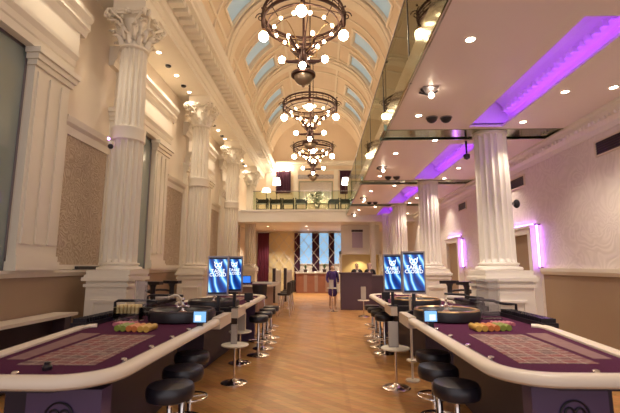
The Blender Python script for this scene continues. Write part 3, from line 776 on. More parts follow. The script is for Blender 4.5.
# ---------------------------------------------------------------- stools
def make_stool(label,loc,group):
    t=thing('bar_stool',label,'stool',loc,group=group)
    MB().lathe([(0,.58),(.14,.585),(.172,.60),(.182,.64),(.178,.68),(.165,.70),(.15,.703),(0,.710)],seg=28).build('seat',leather_b,t)
    MB().lathe([(.03,.05),(.03,.40),(.022,.41),(.022,.57),(.05,.585)],seg=14).build('post',chrome,t)
    f=MB().ring((0,0,.26),.17,.011,28,8)
    for k in range(3): a=k*2*pi/3+.5; f.cyl((.025*cos(a),.025*sin(a),.26),(.17*cos(a),.17*sin(a),.26),.008)
    f.build('foot_ring',chrome,t)
    MB().lathe([(.205,0),(.205,.012),(.19,.022),(.08,.04),(.035,.06),(0,.06)],seg=32).build('stool_base',chrome,t)
    return t
S=[(1.17,4.46),(1.05,3.85),(1.04,3.32)]
st0=make_stool('round black bar stool at near mezzanine-side roulette table, farthest down the aisle',(S[0][0],S[0][1],0),'bar stools at the near mezzanine-side table')
nn=['','middle one of three','nearest the camera']
for k in (1,2): dup(st0,(S[k][0],S[k][1],0),'round black bar stool at near mezzanine-side roulette table, '+nn[k])
S=[(-1.37,4.35),(-1.25,3.74),(-1.17,3.22)]
nn[0]='farthest down the aisle'
for k in range(3): dup(st0,(S[k][0],S[k][1],0),'round black bar stool at near window-side roulette table, '+nn[k],'bar stools at the near window-side table')
S=[7.5,8.1,8.7,9.3]
nn=['nearest the screens','second from the screens','third from the screens','farthest from the screens']
for k in range(4):
    dup(st0,(-1.16,S[k],0),'round black bar stool at second window-side table, '+nn[k],'bar stools at the second window-side table')
    dup(st0,(1.16,S[k]+.25,0),'round black bar stool at second mezzanine-side table, '+nn[k],'bar stools at the second mezzanine-side table')

# ---------------------------------------------------------------- drinks tables
def make_drink(label,loc,h=.52,group='small round drinks tables',scale=None):
    t=thing('drinks_table',label,'side table',loc,group=group)
    MB().lathe([(0,h-.025),(.17,h-.025),(.19,h-.015),(.19,h-.004),(.185,h),(0,h)],seg=32).build('table_top',whitetop,t)
    MB().lathe([(.018,.04),(.018,h-.02)],seg=12).build('post',chrome,t)
    MB().lathe([(.185,0),(.185,.012),(.17,.02),(.13,.022),(.06,.035),(.022,.07),(.018,.07)],seg=32).build('table_base',chrome,t)
    return t
def menu(label,x,y,z,w=.085,h=.26,m=greyplate):
    o=MB().box(-w/2,w/2,-.02,.02,0,h).build('menu_holder',m,smooth=False,loc=(x,y,z)); 
    t=MB().box(-w/2+.008,w/2-.008,-.022,-.02,.015,h-.015).build('menu_card',mat('taupe_menu_card',(.45,.40,.36),.5),o,smooth=False)
    tag(o,label,'menu holder','upright menu holders on drinks tables')
d1=make_drink('low round white drinks table beside window-side stools, nearer of two',(-1.22,5.78,0))
d2=dup(d1,(-1.34,7.0-.35,0),'low round white drinks table beside window-side screens, farther of two')
d2.location=(-1.38,6.92,0); d2['label']='low round white drinks table just behind the nearer window-side one'
dup(d1,(1.12-.0,5.88-.0,0),'low round white drinks table at the mezzanine-side screens').location=(1.04,5.52,0) if False else (.98+.0,5.62,0)
d4=dup(d1,(1.33,13.2,0),'low round white drinks table in front of the aubergine counter')
d5=make_drink('tall round white drinks table at the counter corner',(.37,14.6,0),.83)
menu('grey upright menu holder on the nearer window-side drinks table',-1.24,5.80,.52)
menu('cream upright menu holder on the farther window-side drinks table',-1.36,6.92,.52,.14,.30,creampost)
menu('grey upright menu holder on mezzanine-side drinks table',.96,5.64,.52,.13,.33)
menu('grey upright menu holder on the drinks table before the counter',1.33,13.2,.52,.16,.42)
menu('grey upright menu holder on the tall drinks table',.33,14.6,.83,.16,.28)

# ---------------------------------------------------------------- drafting chairs
def make_chair(label,loc,rz):
    t=thing('dealer_chair',label,'chair',loc,rz,group='dealer chairs')
    MB().lathe([(0,.93),(.20,.93),(.235,.95),(.24,.98),(.22,1.01),(0,1.02)],seg=24,rx=1.,ry=.95).build('seat',mat('light_grey_seat_fabric',(.50,.44,.42),.8),t)
    for s in (-1,1):
        b=MB(); b.tube([(s*.10,.0,.92),(s*.25,.0,.94),(s*.27,.0,1.0),(s*.27,0,1.18),(s*.27,0,1.24)],[.03,.045,.05,.05,.075],8)
        a=b.build('armrest_support',blackpl,t)
        p=[(-.055,-.20),(.055,-.20),(.06,.1),(.04,.20),(-.04,.20),(-.06,.1)]
        MB().quadbox([(s*.27+x,y) for x,y in p],1.24,1.30).build('arm_pad',blackpl,t)
    MB().tube([(.27,.0,1.08),(.27,.14,1.10),(.2,.24,1.11),(0,.28,1.11),(-.2,.24,1.11),(-.27,.14,1.10),(-.27,.0,1.08)],.022,8).build('back_rail',blackpl,t)
    MB().lathe([(.03,.09),(.03,.6),(.02,.6),(.02,.93)],seg=12).build('post',blackpl,t)
    for k in range(5):
        a=2*pi*k/5; b=MB().cyl((0,0,.12),(.28*cos(a),.28*sin(a),.08),.025,.016); l=b.build('leg',blackpl,t)
        MB().lathe([(.0,-.012),(.028,-.012),(.028,.012),(0,.012)],.28*cos(a),.28*sin(a),.028,12,axis='x').build('caster',blackpl,l)
    return t
dc=make_chair('tall dealer chair with T-shaped black armrests on window side',(-3.22,8.15,0),R(70))
dup(dc,(2.72,8.25,0),'tall dealer chair with T-shaped black armrests on mezzanine side',rz=R(-72))

# ---------------------------------------------------------------- poker table & chairs further on
t=thing('card_table','long tan card table with dark screens beyond the roulette tables','table',(-2.2,13.6,0))
b=MB().quadbox([(-.75,-1.5),(.38,-1.5),(.72,-1.1),(.72,1.1),(-.75,1.1)],.98,1.04).build('table_top',leather_c,t,smooth=False)
MB().quadbox([(-.68,-1.4),(.32,-1.4),(.62,-1.05),(.62,1.0),(-.68,1.0)],1.04,1.045).build('playing_surface',felt,t,smooth=False)
MB().quadbox([(-.65,-1.30),(.30,-1.30),(.45,-1.1),(.45,.95),(-.65,.95)],.0,.98).build('table_body',tabletan,t,smooth=False)
t=thing('laptop_screen','small blue-lit screen on the far card table','screen',(-2.35,12.6,1.045))
MB().box(-.14,.14,0,.02,.02,.26).build('bezel',blackpl,t,smooth=False); MB().box(-.12,.12,-.004,0,.04,.24).build('screen_image',mat('dark_blue_screen',(.01,.02,.06),.3,emit=(.02,.12,.5),estr=.9),t,smooth=False)
MB().box(-.08,.08,-.04,.06,0,.02).build('foot',blackpl,t,smooth=False)
b=MB().quadbox([(-.35,-.12),(.3,-.2),(.4,.15),(-.3,.2)],0,.05); tag(b.build('dust_sheet',shirt,smooth=False,loc=(-1.85,12.9,1.045)),'folded white cloth on the far card table','cloth')
def make_barchair(label,loc,rz,group='high-backed bar chairs at the card table'):
    t=thing('bar_chair',label,'chair',loc,rz,group=group)
    MB().lathe([(0,.66),(.2,.67),(.22,.70),(.21,.74),(0,.75)],seg=18).build('seat',leather_b,t)
    vs=[];
    m=MB(); n_=8
    for i in range(n_+1):
        a=R(-60+120*i/n_)-pi/2
        for rr,z in ((.22,.70),(.25,1.08),(.215,1.08),(.19,.70)): m.v.append((rr*cos(a),-rr*sin(a)*-1,z))
    for i in range(n_):
        for k in range(4):
            l=(k+1)%4; m.f.append((i*4+k,i*4+l,i*4+4+l,i*4+4+k))
    m.f+=[(0,1,2,3),(n_*4+3,n_*4+2,n_*4+1,n_*4)]
    m.build('backrest',leather_b,t)
    for sx_ in (-1,1):
        for sy_ in (-1,1):
            MB().cyl((.13*sx_,.13*sy_,.68),(.21*sx_,.21*sy_,0),.014,.011).build('leg',chrome,t)
    MB().ring((0,0,.28),.215,.008,20,6).build('foot_ring',chrome,t)
    return t
bc0=make_barchair('black high-backed bar chair at near corner of the far card table',(-1.78,11.7,0),R(0))
for k,(x,y,l) in enumerate(((-1.22,13.1,'black high-backed bar chair on the aisle side of the card table, first'),(-1.22,14.0,'black high-backed bar chair on the aisle side of the card table, second'),(-1.22,14.8,'black high-backed bar chair on the aisle side of the card table, last'),(-2.6,11.7,'black high-backed bar chair at the card table end, nearer the wall'))):
    dup(bc0,(x,y,0),l,rz=R(90) if x>-1.5 else 0)

# far end furniture
t=thing('low_bar_front','low reddish wood bar front below the blue windows','bar',(-.45,24.6,0))
MB().box(-1.1,1.3,-.25,.25,0,1.16).build('front_panel',redwood,t,smooth=False)
MB().box(-1.15,1.35,-.3,.3,1.16,1.22).build('bar_top',whitetop,t,smooth=False)
for x in (-.55,.1,.75): MB().box(x-.10,x+.10,-.27,-.25,.08,1.12).build('pilaster_strip',tabletan,t,smooth=False)
t=thing('partition_screen','dark and cream upright partition beside the far card table','partition',(-1.62,18.6,0))
MB().box(-.14,.0,-.05,.05,0,1.5).build('dark_leaf',darkwood,t,smooth=False); MB().box(.0,.24,-.05,.05,0,1.42).build('cream_leaf',creampost,t,smooth=False)
t=dup(t,(-2.05,17.9,0),'dark upright partition nearer the burgundy curtain')

# reception counters
t=thing('reception_counter','tall aubergine reception counter with pale top, aisle-side section','counter',(1.27,15.4,0),group='reception counters')
MB().box(-.58,.58,-.3,.3,0,1.30).build('counter_body',countm,t,smooth=False); MB().box(-.62,.62,-.34,.34,1.30,1.36).build('counter_top',countm,t,smooth=False)
t=thing('reception_counter','second aubergine reception counter nearer the columns','counter',(2.20,15.9,0),group='reception counters')
MB().box(-.33,.30,-.3,.3,0,1.22).build('counter_body',countm,t,smooth=False); MB().box(-.33,.34,-.34,.34,1.22,1.26).build('counter_top',greymetal,t,smooth=False)
t=thing('glass_vase','slender pinkish glass vase on the reception counter','vase',(1.78,15.35,1.36))
MB().lathe([(.05,0),(.05,.01),(.02,.04),(.018,.1),(.07,.16),(.085,.34),(.08,.34),(.06,.18),(.0,.14)],seg=18).build('vase_body',mat('pink_glass',(.7,.5,.5),.2,alpha=.8),t)
# back niche
b=MB(); b.box(.95,2.75,19.9,20.0,.0,2.15); struct('wall_niche',b,paleyellow,smooth=False)
b=MB(); b.box(.85,.95,19.3,20.0,0,2.3); b.box(2.75,2.85,19.3,20.0,0,2.3); b.box(.85,2.85,19.3,20.0,2.15,2.3); struct('trim_%d'%n,b,whitepl,smooth=False); n+=1
b=MB(); b.box(.95,2.85,19.9,20.0,2.3,3.62); struct('wall_niche_upper',b,whitepl,smooth=False)
t=thing('framed_poster','pale lilac poster with a dark top band on the niche wall','poster',(1.75,19.86,2.45))
MB().box(-.3,.3,0,.03,0,.95).build('poster_frame',whitepl,t,smooth=False); MB().box(-.26,.26,-.006,0,.04,.80).build('poster_print',mat('lilac_poster',(.50,.40,.52),.6),t,smooth=False); MB().box(-.28,.28,-.008,0,.82,.93).build('poster_band',darkwood,t,smooth=False)

# diamond-mirrored wall, windows, curtains at the far end
b=MB(); b.box(-3.35,-1.50,25.22,25.3,0,3.75); w=struct('wall_back_lattice',b,paleyellow,smooth=False)
for i,(a,c) in enumerate(((-1.36,-.62),(-.16,.42),(.78,1.36))):
    w=struct('window_%d'%(wn+i), MB().box(a,c,25.27,25.29,1.75,3.65), dayglass, smooth=False)
    f=MB(); f.box(a-.04,a,25.22,25.3,1.7,3.7); f.box(c,c+.04,25.22,25.3,1.7,3.7); f.box(a,c,25.22,25.3,3.65,3.7); f.box(a,c,25.22,25.3,1.7,1.75)
    f.build('window_frame',whitepl,w,smooth=False)
def curtain(label,x0,x1,y,z0,z1,m,cat='curtain',group=None):
    b=MB(); nf=max(3,int((x1-x0)/.09)); N_=nf*6; vs=[]
    for i in range(N_+1):
        t=i/N_; x=x0+(x1-x0)*t; d=.035*sin(2*pi*nf*t)
        vs+=[(x,y+d-.01,z0),(x,y+d-.01,z1),(x,y+d+.01,z1),(x,y+d+.01,z0)]
    fs=[]
    for i in range(N_):
        for k in range(4):
            l=(k+1)%4; fs.append((i*4+k,i*4+l,i*4+4+l,i*4+4+k))
    fs+=[(0,1,2,3),(N_*4+3,N_*4+2,N_*4+1,N_*4)]
    t=thing('curtain',label,cat,(0,0,0),group=group)
    b.add(vs,fs).build('drape',m,t,angle=60)
    MB().cyl((x0-.06,y,z1+.015),(x1+.06,y,z1+.015),.015).build('curtain_rail',darkmetal,t)
cp=['black curtain between lattice wall and first blue window','black curtain between first and second blue windows','black curtain between second and third blue windows','narrow black curtain beyond the third blue window']
for (a,c),l in zip(((-1.72,-1.36),(-.62,-.16),(.42,.78),(1.36,1.60)),cp): curtain(l,a,c,25.12,.02,3.68,curtainm,group='black curtains at the far windows')
curtain('burgundy floor-length curtain by the far window-side wall',-3.95,-3.25,24.6,.02,3.60,curtainr)
# diamond lattice in front
b=MB(); z0,z1=1.25,3.66; p=.62
def clip(x0,x1,dirn,off):
    pts=[]
    x=off
    if dirn>0: a=(off,z0); c=(off+(z1-z0)*.8,z1)
    else: a=(off,z0); c=(off-(z1-z0)*.8,z1)
    # clip to x-range
    (ax,az),(cx_,cz_)=a,c
    if ax>cx_: ax,az,cx_,cz_=cx_,cz_,ax,az
    if cx_<x0 or ax>x1: return None
    s=(cz_-az)/(cx_-ax)
    if ax<x0: az+=s*(x0-ax); ax=x0
    if cx_>x1: cz_-=s*(cx_-x1); cx_=x1
    return (ax,az),(cx_,cz_)
for k in range(-8,16):
    for dr in (1,-1):
        q=clip(-3.3,1.65,dr,-3.3+.62*k)
        if q and abs(q[0][0]-q[1][0])>.05: b.cyl((q[0][0],24.98,q[0][1]),(q[1][0],24.98,q[1][1]),.017,seg=6)
b.tube([(-3.3,24.98,z0),(1.65,24.98,z0),(1.65,24.98,z1),(-3.3,24.98,z1)],.02,6,True)
tag(b.build('diamond_lattice',mat('silver_lattice',(.6,.55,.5),.3,.5)),'silver diamond lattice screen across the far windows and yellow wall','lattice')

# plant pots in front of windows
def plant(label,x,y,z,s):
    t=thing('potted_plant',label,'plant',(x,y,z),group='green plants on the far bar')
    MB().lathe([(.10*s,0),(.14*s,.2*s),(.12*s,.2*s),(0,.17*s)],seg=16).build('pot',darkwood,t)
    b=MB()
    for k in range(22):
        a=random.uniform(0,2*pi); l=random.uniform(.2,.42)*s; t_=random.uniform(.2,.9); dx,dy=cos(a),sin(a)
        p0=(0,0,.18*s); p1=(dx*l*.5*t_,dy*l*.5*t_,.18*s+l*.8); p2=(dx*l*t_*1.2,dy*l*t_*1.2,.18*s+l*.75); w=.03*s
        b.add([(p0[0]-dy*w*.3,p0[1]+dx*w*.3,p0[2]),(p0[0]+dy*w*.3,p0[1]-dx*w*.3,p0[2]),(p1[0]+dy*w,p1[1]-dx*w,p1[2]),(p1[0]-dy*w,p1[1]+dx*w,p1[2]),(p2[0],p2[1],p2[2])],[(0,1,2,3),(3,2,4)])
    b.build('leaves',leafm,t)
plant('leafy green plant on the low bar under first blue window',-1.0,24.5,1.22,.9)
plant('leafy green plant on the low bar under second blue window',.15,24.5,1.22,.95)

# ---------------------------------------------------------------- gallery furniture
def gchair(label,x,y,group='dark open-frame chairs on the gallery'):
    t=thing('gallery_chair',label,'chair',(x,y,4.15),group=group)
    MB().box(-.24,.24,-.22,.22,.40,.46).build('seat',leather_b,t,smooth=False)
    for sx_ in (-1,1):
        for sy_ in (-1,1): MB().box(sx_*.25-.02,sx_*.25+.02,sy_*.22-.02,sy_*.22+.02,0,.62).build('leg',chairblack,t,smooth=False)
        MB().box(sx_*.25-.025,sx_*.25+.025,-.24,.24,.62,.65).build('armrest',chairblack,t,smooth=False)
    MB().box(-.25,.25,.20,.24,.52,.66).build('backrest',chairblack,t,smooth=False)
    MB().box(-.25,.25,-.235,-.21,.10,.13).build('stretcher',chairblack,t,smooth=False)
    return t
g0=gchair('dark open-frame chair on the gallery, nearest the window-side columns',-2.85,18.95)
gl=['second','third','fourth','fifth','sixth']
for k,x in enumerate((-2.2,-1.6,-.98,.56,1.16)):
    dup(g0,(x,18.95,4.15),'dark open-frame chair on the gallery, %s from the window-side columns'%gl[k])
for k,x in enumerate((-2.52,.68,1.55)):
    t=thing('gallery_table','small dark table among the gallery chairs, %s'%('by the window-side columns','beside the flowers','nearest the mezzanine')[k],'table',(x,19.7,4.15),group='small tables on the gallery')
    MB().lathe([(0,.62),(.3,.62),(.3,.66),(0,.66)],seg=20).build('table_top',darkwood,t); MB().lathe([(.2,0),(.2,.02),(.03,.05),(.03,.62)],seg=14).build('table_base',darkmetal,t)
# gallery glass rail
xs=[-3.2,-2.0,-.8,.4,1.6,2.6]
for i in range(5):
    t=thing('gallery_glass_pane','clear green glass balustrade pane on the gallery, %s from window side'%words[i],'balustrade',(xs[i],18.26,4.17),group='glass panes along the gallery edge')
    MB().box(.01,xs[i+1]-xs[i]-.01,-.006,.006,0,.86).build('glass',galg,t,smooth=False)
    MB().box(0,xs[i+1]-xs[i],-.02,.02,.86,.885).build('top_rail',greymetal,t,smooth=False)
# flowers
t=thing('flower_arrangement','white flowers in a tall glass vase centred on the gallery','flowers',(-.22,18.7,4.15))
MB().lathe([(.14,0),(.14,.02),(.06,.06),(.06,.12),(.16,.35),(.17,.45),(.15,.45),(.05,.12),(0,.1)],seg=18).build('vase',clearg,t)
b=MB(); lf=MB()
for k in range(60):
    a=random.uniform(0,2*pi); r_=random.uniform(.05,.38); z=.45+random.uniform(0,.62)*(1-r_*.7)
    b.sphere((r_*cos(a),r_*sin(a)*.6,z),random.uniform(.02,.045),6,4)
    if k%2: lf.cyl((0,0,.4),(r_*cos(a),r_*sin(a)*.6,z),.006,.004,4); lf.sphere((r_*.8*cos(a),r_*.5*sin(a),z-.05),.05,5,4,sz=.3)
b.build('blossoms',flowerm,t); lf.build('leaves',leafm,t)
# lamps
def flamp(label,x,y,h,sw,sh,flat=False):
    t=thing('floor_lamp',label,'lamp',(x,y,4.15),group='shaded lamps on the gallery')
    MB().lathe([(.14,0),(.14,.02),(.02,.05),(.015,.1),(.015,h)],seg=14).build('pole',darkmetal,t)
    MB().lathe([(sw,h-.02),(sw*.72,h+sh),(sw*.70,h+sh),(sw*.98,h-.02)],seg=24,cap=False).build('lamp_shade',shade_e,t)
flamp('shaded floor lamp in front of the mezzanine-side plum curtain',1.22,20.2,1.62,.21,.32)
flamp('shaded floor lamp in front of the window-side plum curtain',-2.32,20.2,1.62,.21,.34)
flamp('lower wide-shaded lamp beside the window-side gallery columns',-2.85,20.2,1.25,.23,.16)
curtain('plum curtain on the gallery wall, window side',-2.55,-1.72,YEND-.15,5.6,6.85,curtainm,group='plum curtains on the gallery wall')
curtain('plum curtain on the gallery wall, mezzanine side',1.02,1.66,YEND-.15,5.55,6.85,curtainm,group='plum curtains on the gallery wall')
t=thing('wall_mirror','large framed mirror centred on the gallery wall','mirror',(CX,YEND-.05,5.0))
b=MB(); b.box(-.95,.95,-.03,.03,0,.06); b.box(-.95,.95,-.03,.03,1.24,1.3); b.box(-.95,-.89,-.03,.03,.06,1.24); b.box(.89,.95,-.03,.03,.06,1.24); b.build('mirror_frame',mat('sage_frame',(.32,.31,.20),.4,.2),t,smooth=False)
MB().box(-.89,.89,0,.03,.06,1.24).build('mirror_glass',mat('gallery_mirror',(.75,.68,.55),.15,.9),t,smooth=False)
t=thing('wall_vent','long grey ventilation grille above the gallery mirror','vent',(CX,YEND-.03,6.45))
MB().box(-1.0,1.0,-.01,.02,0,.22).build('vent_frame',greymetal,t,smooth=False)
for k in range(4): MB().box(-.97,.97,-.022,-.01,.03+.05*k,.045+.05*k).build('slat',whitepl,t,smooth=False)
for k,(x,z,l) in enumerate(((-2.5,6.95,'bright wall light high on the gallery wall, outermost'),(-1.95,6.93,'bright wall light above the window-side plum curtain'),(-3.0,7.05,'glowing wall light at the window-side gallery corner'))):
    t=thing('wall_light',l,'light',(x,YEND-.10,z),group='wall lights on the gallery wall')
    MB().sphere((0,-.06,0),.075,12,8).build('globe',globe_e,t); MB().lathe([(.05,0),(.05,.03),(0,.03)],0,.0,0,14,axis='y').build('bracket',brass,t)

# ---------------------------------------------------------------- chandeliers
def chandelier(label,y):
    t=thing('chandelier',label,'chandelier',(CX,y,4.85),group='bronze globe chandeliers down the hall')
    z=lambda v:v-4.85
    # stem to the vault
    MB().lathe([(.018,z(5.55)),(.018,z(6.5)),(.05,z(6.55)),(.018,z(6.62)),(.014,z(9.86))],seg=10).build('stem',darkmetal,t)
    MB().lathe([(.02,z(9.78)),(.12,z(9.80)),(.14,z(9.82)),(.0,z(9.83))],seg=18).build('ceiling_rose',darkmetal,t)
    # crown: two hoops joined by bars, scrolls at the four quarters
    b=MB(); R1=.75
    b.lathe([(R1,z(6.10)),(R1+.02,z(6.11)),(R1+.02,z(6.16)),(R1,z(6.17)),(R1-.02,z(6.16)),(R1-.02,z(6.11)),(R1,z(6.10))],seg=48,cap=False)
    b.ring((0,0,z(6.30)),R1+.01,.026,48,8); b.ring((0,0,z(6.235)),R1-.0,.012,48,6)
    b.ring((0,0,z(6.07)),R1-.09,.014,48,6)
    for k in range(24): a=2*pi*k/24; b.cyl((R1*cos(a),R1*sin(a),z(6.14)),(R1*cos(a),R1*sin(a),z(6.30)),.009,seg=6)
    b.build('crown_ring',darkmetal,t)
    for k in range(4):
        a=pi/2*k; b=MB(); ca,sa=cos(a),sin(a)
        for s in (1,):
            b.tube([(R1*ca,R1*sa,z(5.98)),((R1+.03)*ca,(R1+.03)*sa,z(6.1)),((R1+.04)*ca,(R1+.04)*sa,z(6.34)),((R1+.0)*ca,(R1+.0)*sa,z(6.44))],[.014,.02,.02,.008],8)
        sp=[]
        for i in range(16):
            tt=i/15; q=tt*2.6*pi; rr=.10*(1-.75*tt); sp.append(((R1+.06+rr*cos(q))*ca,(R1+.06+rr*cos(q))*sa,z(6.26)+rr*sin(q)))
        b.tube(sp,.010,6)
        b.sphere(((R1+.035)*ca,(R1+.035)*sa,z(6.46)),.022,8,6)
        b.build('scroll_bracket',darkmetal,t)
        # rods up from ring to hub
        MB().tube([(R1*ca,R1*sa,z(6.3)),(R1*.55*ca,R1*.55*sa,z(6.42)),(.05*ca,.05*sa,z(6.56))],.009,6).build('stay_rod',darkmetal,t)
        g=MB().sphere((R1*ca,R1*sa,z(5.87)),.093,16,10).build('globe_lamp',globe_e,t)
        MB().lathe([(.03,z(5.95)),(.045,z(5.96)),(.03,z(6.02)),(.0,z(6.03))],R1*ca,R1*sa,0,12).build('globe_cap',brass,g)
    # inner ring of small bulbs
    b=MB(); R2=.55; b.ring((0,0,z(5.93)),R2,.010,40,6)
    for k in range(4):
        a=pi/2*k+pi/4; b.cyl((R2*cos(a),R2*sin(a),z(5.93)),((R1)*cos(a),(R1)*sin(a),z(6.12)),.009,seg=6)
    b.build('bulb_ring',darkmetal,t)
    for k in range(12):
        a=2*pi*k/12+.26; MB().sphere((R2*cos(a),R2*sin(a),z(5.98)),.034,10,6).build('small_bulb',bulb_e,t)
    # tapered cage arms down to the hub
    for k in range(8):
        a=2*pi*k/8+.2; b=MB(); pts=[]
        for i in range(7):
            tt=i/6; rr=R2+( .10-R2)*tt**.75; pts.append((rr*cos(a),rr*sin(a),z(5.93)-.40*tt**1.3))
        b.tube(pts,[.010]*4+[.014,.018,.018],6); b.build('cage_arm',brass if k%2 else darkmetal,t)
    # candle clusters inside
    for k in range(4):
        a=2*pi*k/4+.6; b=MB(); b.tube([(.06*cos(a),.06*sin(a),z(5.5)),(.28*cos(a),.28*sin(a),z(5.52)),(.32*cos(a),.32*sin(a),z(5.72))],.010,6).build('candle_arm',brass,t)
        MB().sphere((.32*cos(a),.32*sin(a),z(5.76)),.036,10,6,sz=1.3).build('small_bulb',bulb_e,t)
    MB().lathe([(.04,z(5.60)),(.16,z(5.56)),(.17,z(5.53)),(.09,z(5.48)),(.085,z(5.32)),(.12,z(5.29)),(.12,z(5.26)),(.05,z(5.22)),(.04,z(5.12)),(.0,z(5.12))],seg=24).build('hub',darkmetal,t)
    for k in range(4):
        a=pi/2*k; ca,sa=cos(a),sin(a)
        MB().tube([(.08*ca,.08*sa,z(5.36)),(.28*ca,.28*sa,z(5.36)),(.38*ca,.38*sa,z(5.40)),(.42*ca,.42*sa,z(5.46)),(.38*ca,.38*sa,z(5.50))],[.04,.03,.022,.014,.009],8).build('lower_arm',darkmetal,t)
        if k==3: continue
        g=MB().sphere((.40*ca,.40*sa,z(5.40)),.065,14,8).build('globe_lamp',globe_e,t)
    MB().sphere((0,-.31,z(5.12)),.062,14,8).build('globe_lamp',globe_e,t)
    for k in range(4):
        a=pi/2*k+pi/4; MB().tube([(.36*cos(a),.36*sin(a),z(5.74)),(.24*cos(a),.24*sin(a),z(5.62)),(.12*cos(a),.12*sin(a),z(5.50))],[.016,.028,.03],8).build('hub_bracket',darkmetal,t)
    # bottom dish
    MB().lathe([(.0,z(5.14)),(.20,z(5.13)),(.225,z(5.11)),(.225,z(5.07)),(.20,z(5.06)),(.15,z(5.06))],seg=32).build('dish_rim',darkmetal,t)
    MB().lathe([(.17,z(5.07)),(.165,z(5.0)),(.12,z(4.94)),(.06,z(4.90)),(.02,z(4.88)),(.03,z(4.86)),(0,z(4.845))],seg=28).build('bowl',mat('bronze_glass_bowl',(.35,.26,.18),.35,.4,var=.3),t)
    return t
ch0=chandelier('bronze ring chandelier with white globes, nearest and largest in view',6.95)
dup(ch0,(CX,11.1,4.85),'bronze ring chandelier with white globes, middle one of three')
dup(ch0,(CX,15.3,4.85),'bronze ring chandelier with white globes, farthest one of three')

# ---------------------------------------------------------------- downlights etc
def spot(x,y,z,power,angle=110,col=(1,.87,.70),blend=.6,rad=.04,name='downlight_beam'):
    l=bpy.data.lights.new(name,'SPOT'); l.energy=power; l.spot_size=R(angle); l.spot_blend=blend; l.color=col; l.shadow_soft_size=rad
    o=bpy.data.objects.new(name,l); C.objects.link(o); o.location=(x,y,z); return o
def downlight(label,x,y,z,group,power=0,r=.05):
    t=thing('downlight',label,'ceiling light',(x,y,z),group=group)
    MB().lathe([(r*1.35,-.006),(r*1.35,.0),(r,.0),(r,-.004),(r*1.3,-.008)],seg=18,cap=False).build('trim_ring',whitepl,t)
    MB().lathe([(r,-.003),(0,-.003)],seg=16,cap=False).build('lamp',down_e,t)
    if power: spot(x,y,z-.03,power)
sp=['first','second','third','fourth','fifth','sixth']
bay=['first','second','third','fourth']
for k in range(-1,3):
    o=4.2*k
    for j,yy in enumerate((8.45,9.58,10.58)):
        if k<0 and j!=1: continue
        downlight('round downlight in the high soffit above the %s gap between window-side columns, %s along'%(['nearest']+bay[1:])[k+1] if False else 'round downlight in the high column soffit, %s bay, %s along'%(bay[k+1],sp[j]),-3.72,yy+o,6.448,'downlights in the high column soffit',power=(48,48,14)[j])
    for j,yy in enumerate((9.05,10.15)):
        if k<0: continue
        t=thing('soffit_speaker','round black speaker in the high column soffit, %s bay, %s along'%(bay[k+1],sp[j]),'speaker',(-3.73,yy+o,6.45),group='black speakers in the high soffit')
        MB().lathe([(.07,0),(.07,-.03),(.05,-.05),(0,-.055)],seg=18).build('grille',blackpl,t); MB().lathe([(.085,0),(.085,-.008),(.07,-.01)],seg=18,cap=False).build('trim_ring',whitepl,t)
for k in range(4):
    o=4.2*k
    L=[(1.53,3.85),(1.50,5.95),(3.72,5.05),(3.2,5.10-.0),(3.70,2.9),(3.12,6.28)]
    L=[(1.53,3.85),(1.50,5.95),(3.25,5.15),(3.80,5.03),(3.25,6.28),(2.1,3.0)]
    for j,(x,yy) in enumerate(L):
        if yy+o>18: continue
        downlight('small round downlight in the mezzanine ceiling, %s bay, %s light'%(bay[k],['aisle-edge near','aisle-edge far','wall-side middle','outermost','wall-side far','centre near'][j]),x,yy+o,3.898,'downlights in the mezzanine ceiling',power=46 if j in (0,1,2,5) else 26,r=.045)
    # pair of black domes
    for j,x in enumerate((1.73,1.95)):
        if 6.03+o>18: continue
        t=thing('camera_dome','black ceiling camera dome, %s mezzanine bay, %s of its pair'%(bay[k],('aisle-side one','wall-side one')[j]),'camera',(x,6.05+o,3.90),group='black domes under the mezzanine')
        MB().lathe([(.085,0),(.085,-.02),(.07,-.055),(.04,-.08),(0,-.09)],seg=20).build('dome',blackpl,t); MB().lathe([(.095,0),(.095,-.012),(.085,-.015)],seg=20,cap=False).build('dome_ring',greymetal,t)
    if 5.1+o<18:
        t=thing('spotlight_fixture','chrome adjustable spotlight on the mezzanine ceiling, %s bay'%bay[k],'ceiling light',(1.42,5.02+o,3.90),group='adjustable spotlights under the mezzanine')
        MB().box(-.10,.10,-.10,.10,-.012,0).build('mounting_plate',greymetal,t,smooth=False)
        b=MB(); b.tube([(-.12,-.05,-.02),(-.05,.0,-.07),(.08,.05,-.05)],.014,8); b.tube([(-.12,.06,-.02),(.02,.02,-.08),(.1,-.04,-.04)],.012,8); b.build('arm',blackpl,t)
        MB().sphere((.03,.02,-.075),.04,10,8).build('lamp_head',down_e,t)
# vents on right wall
for k,(yy,l) in enumerate(((5.85,'dark air vent high on mezzanine-side wall, nearest'),(8.75,'dark air vent high on mezzanine-side wall, middle one'),(12.2,'dark air vent high on mezzanine-side wall, farthest'))):
    t=thing('air_vent',l,'vent',(WR,yy,3.40),group='dark vents on the mezzanine-side wall')
    w=.32
    MB().box(-.012,0,-w,w,-.10,.10).build('vent_backing',blackpl,t,smooth=False)
    f=MB(); f.box(-.03,0,-w-.03,w+.03,.10,.125); f.box(-.03,0,-w-.03,w+.03,-.125,-.10); f.box(-.03,0,-w-.03,-w,-.10,.10); f.box(-.03,0,w,w+.03,-.10,.10); f.build('vent_frame',plaster_w,t,smooth=False)
    for q in range(5): MB().box(-.022,-.012,-w,w,-.08+.038*q,-.07+.038*q).build('slat',darkmetal,t,smooth=False)
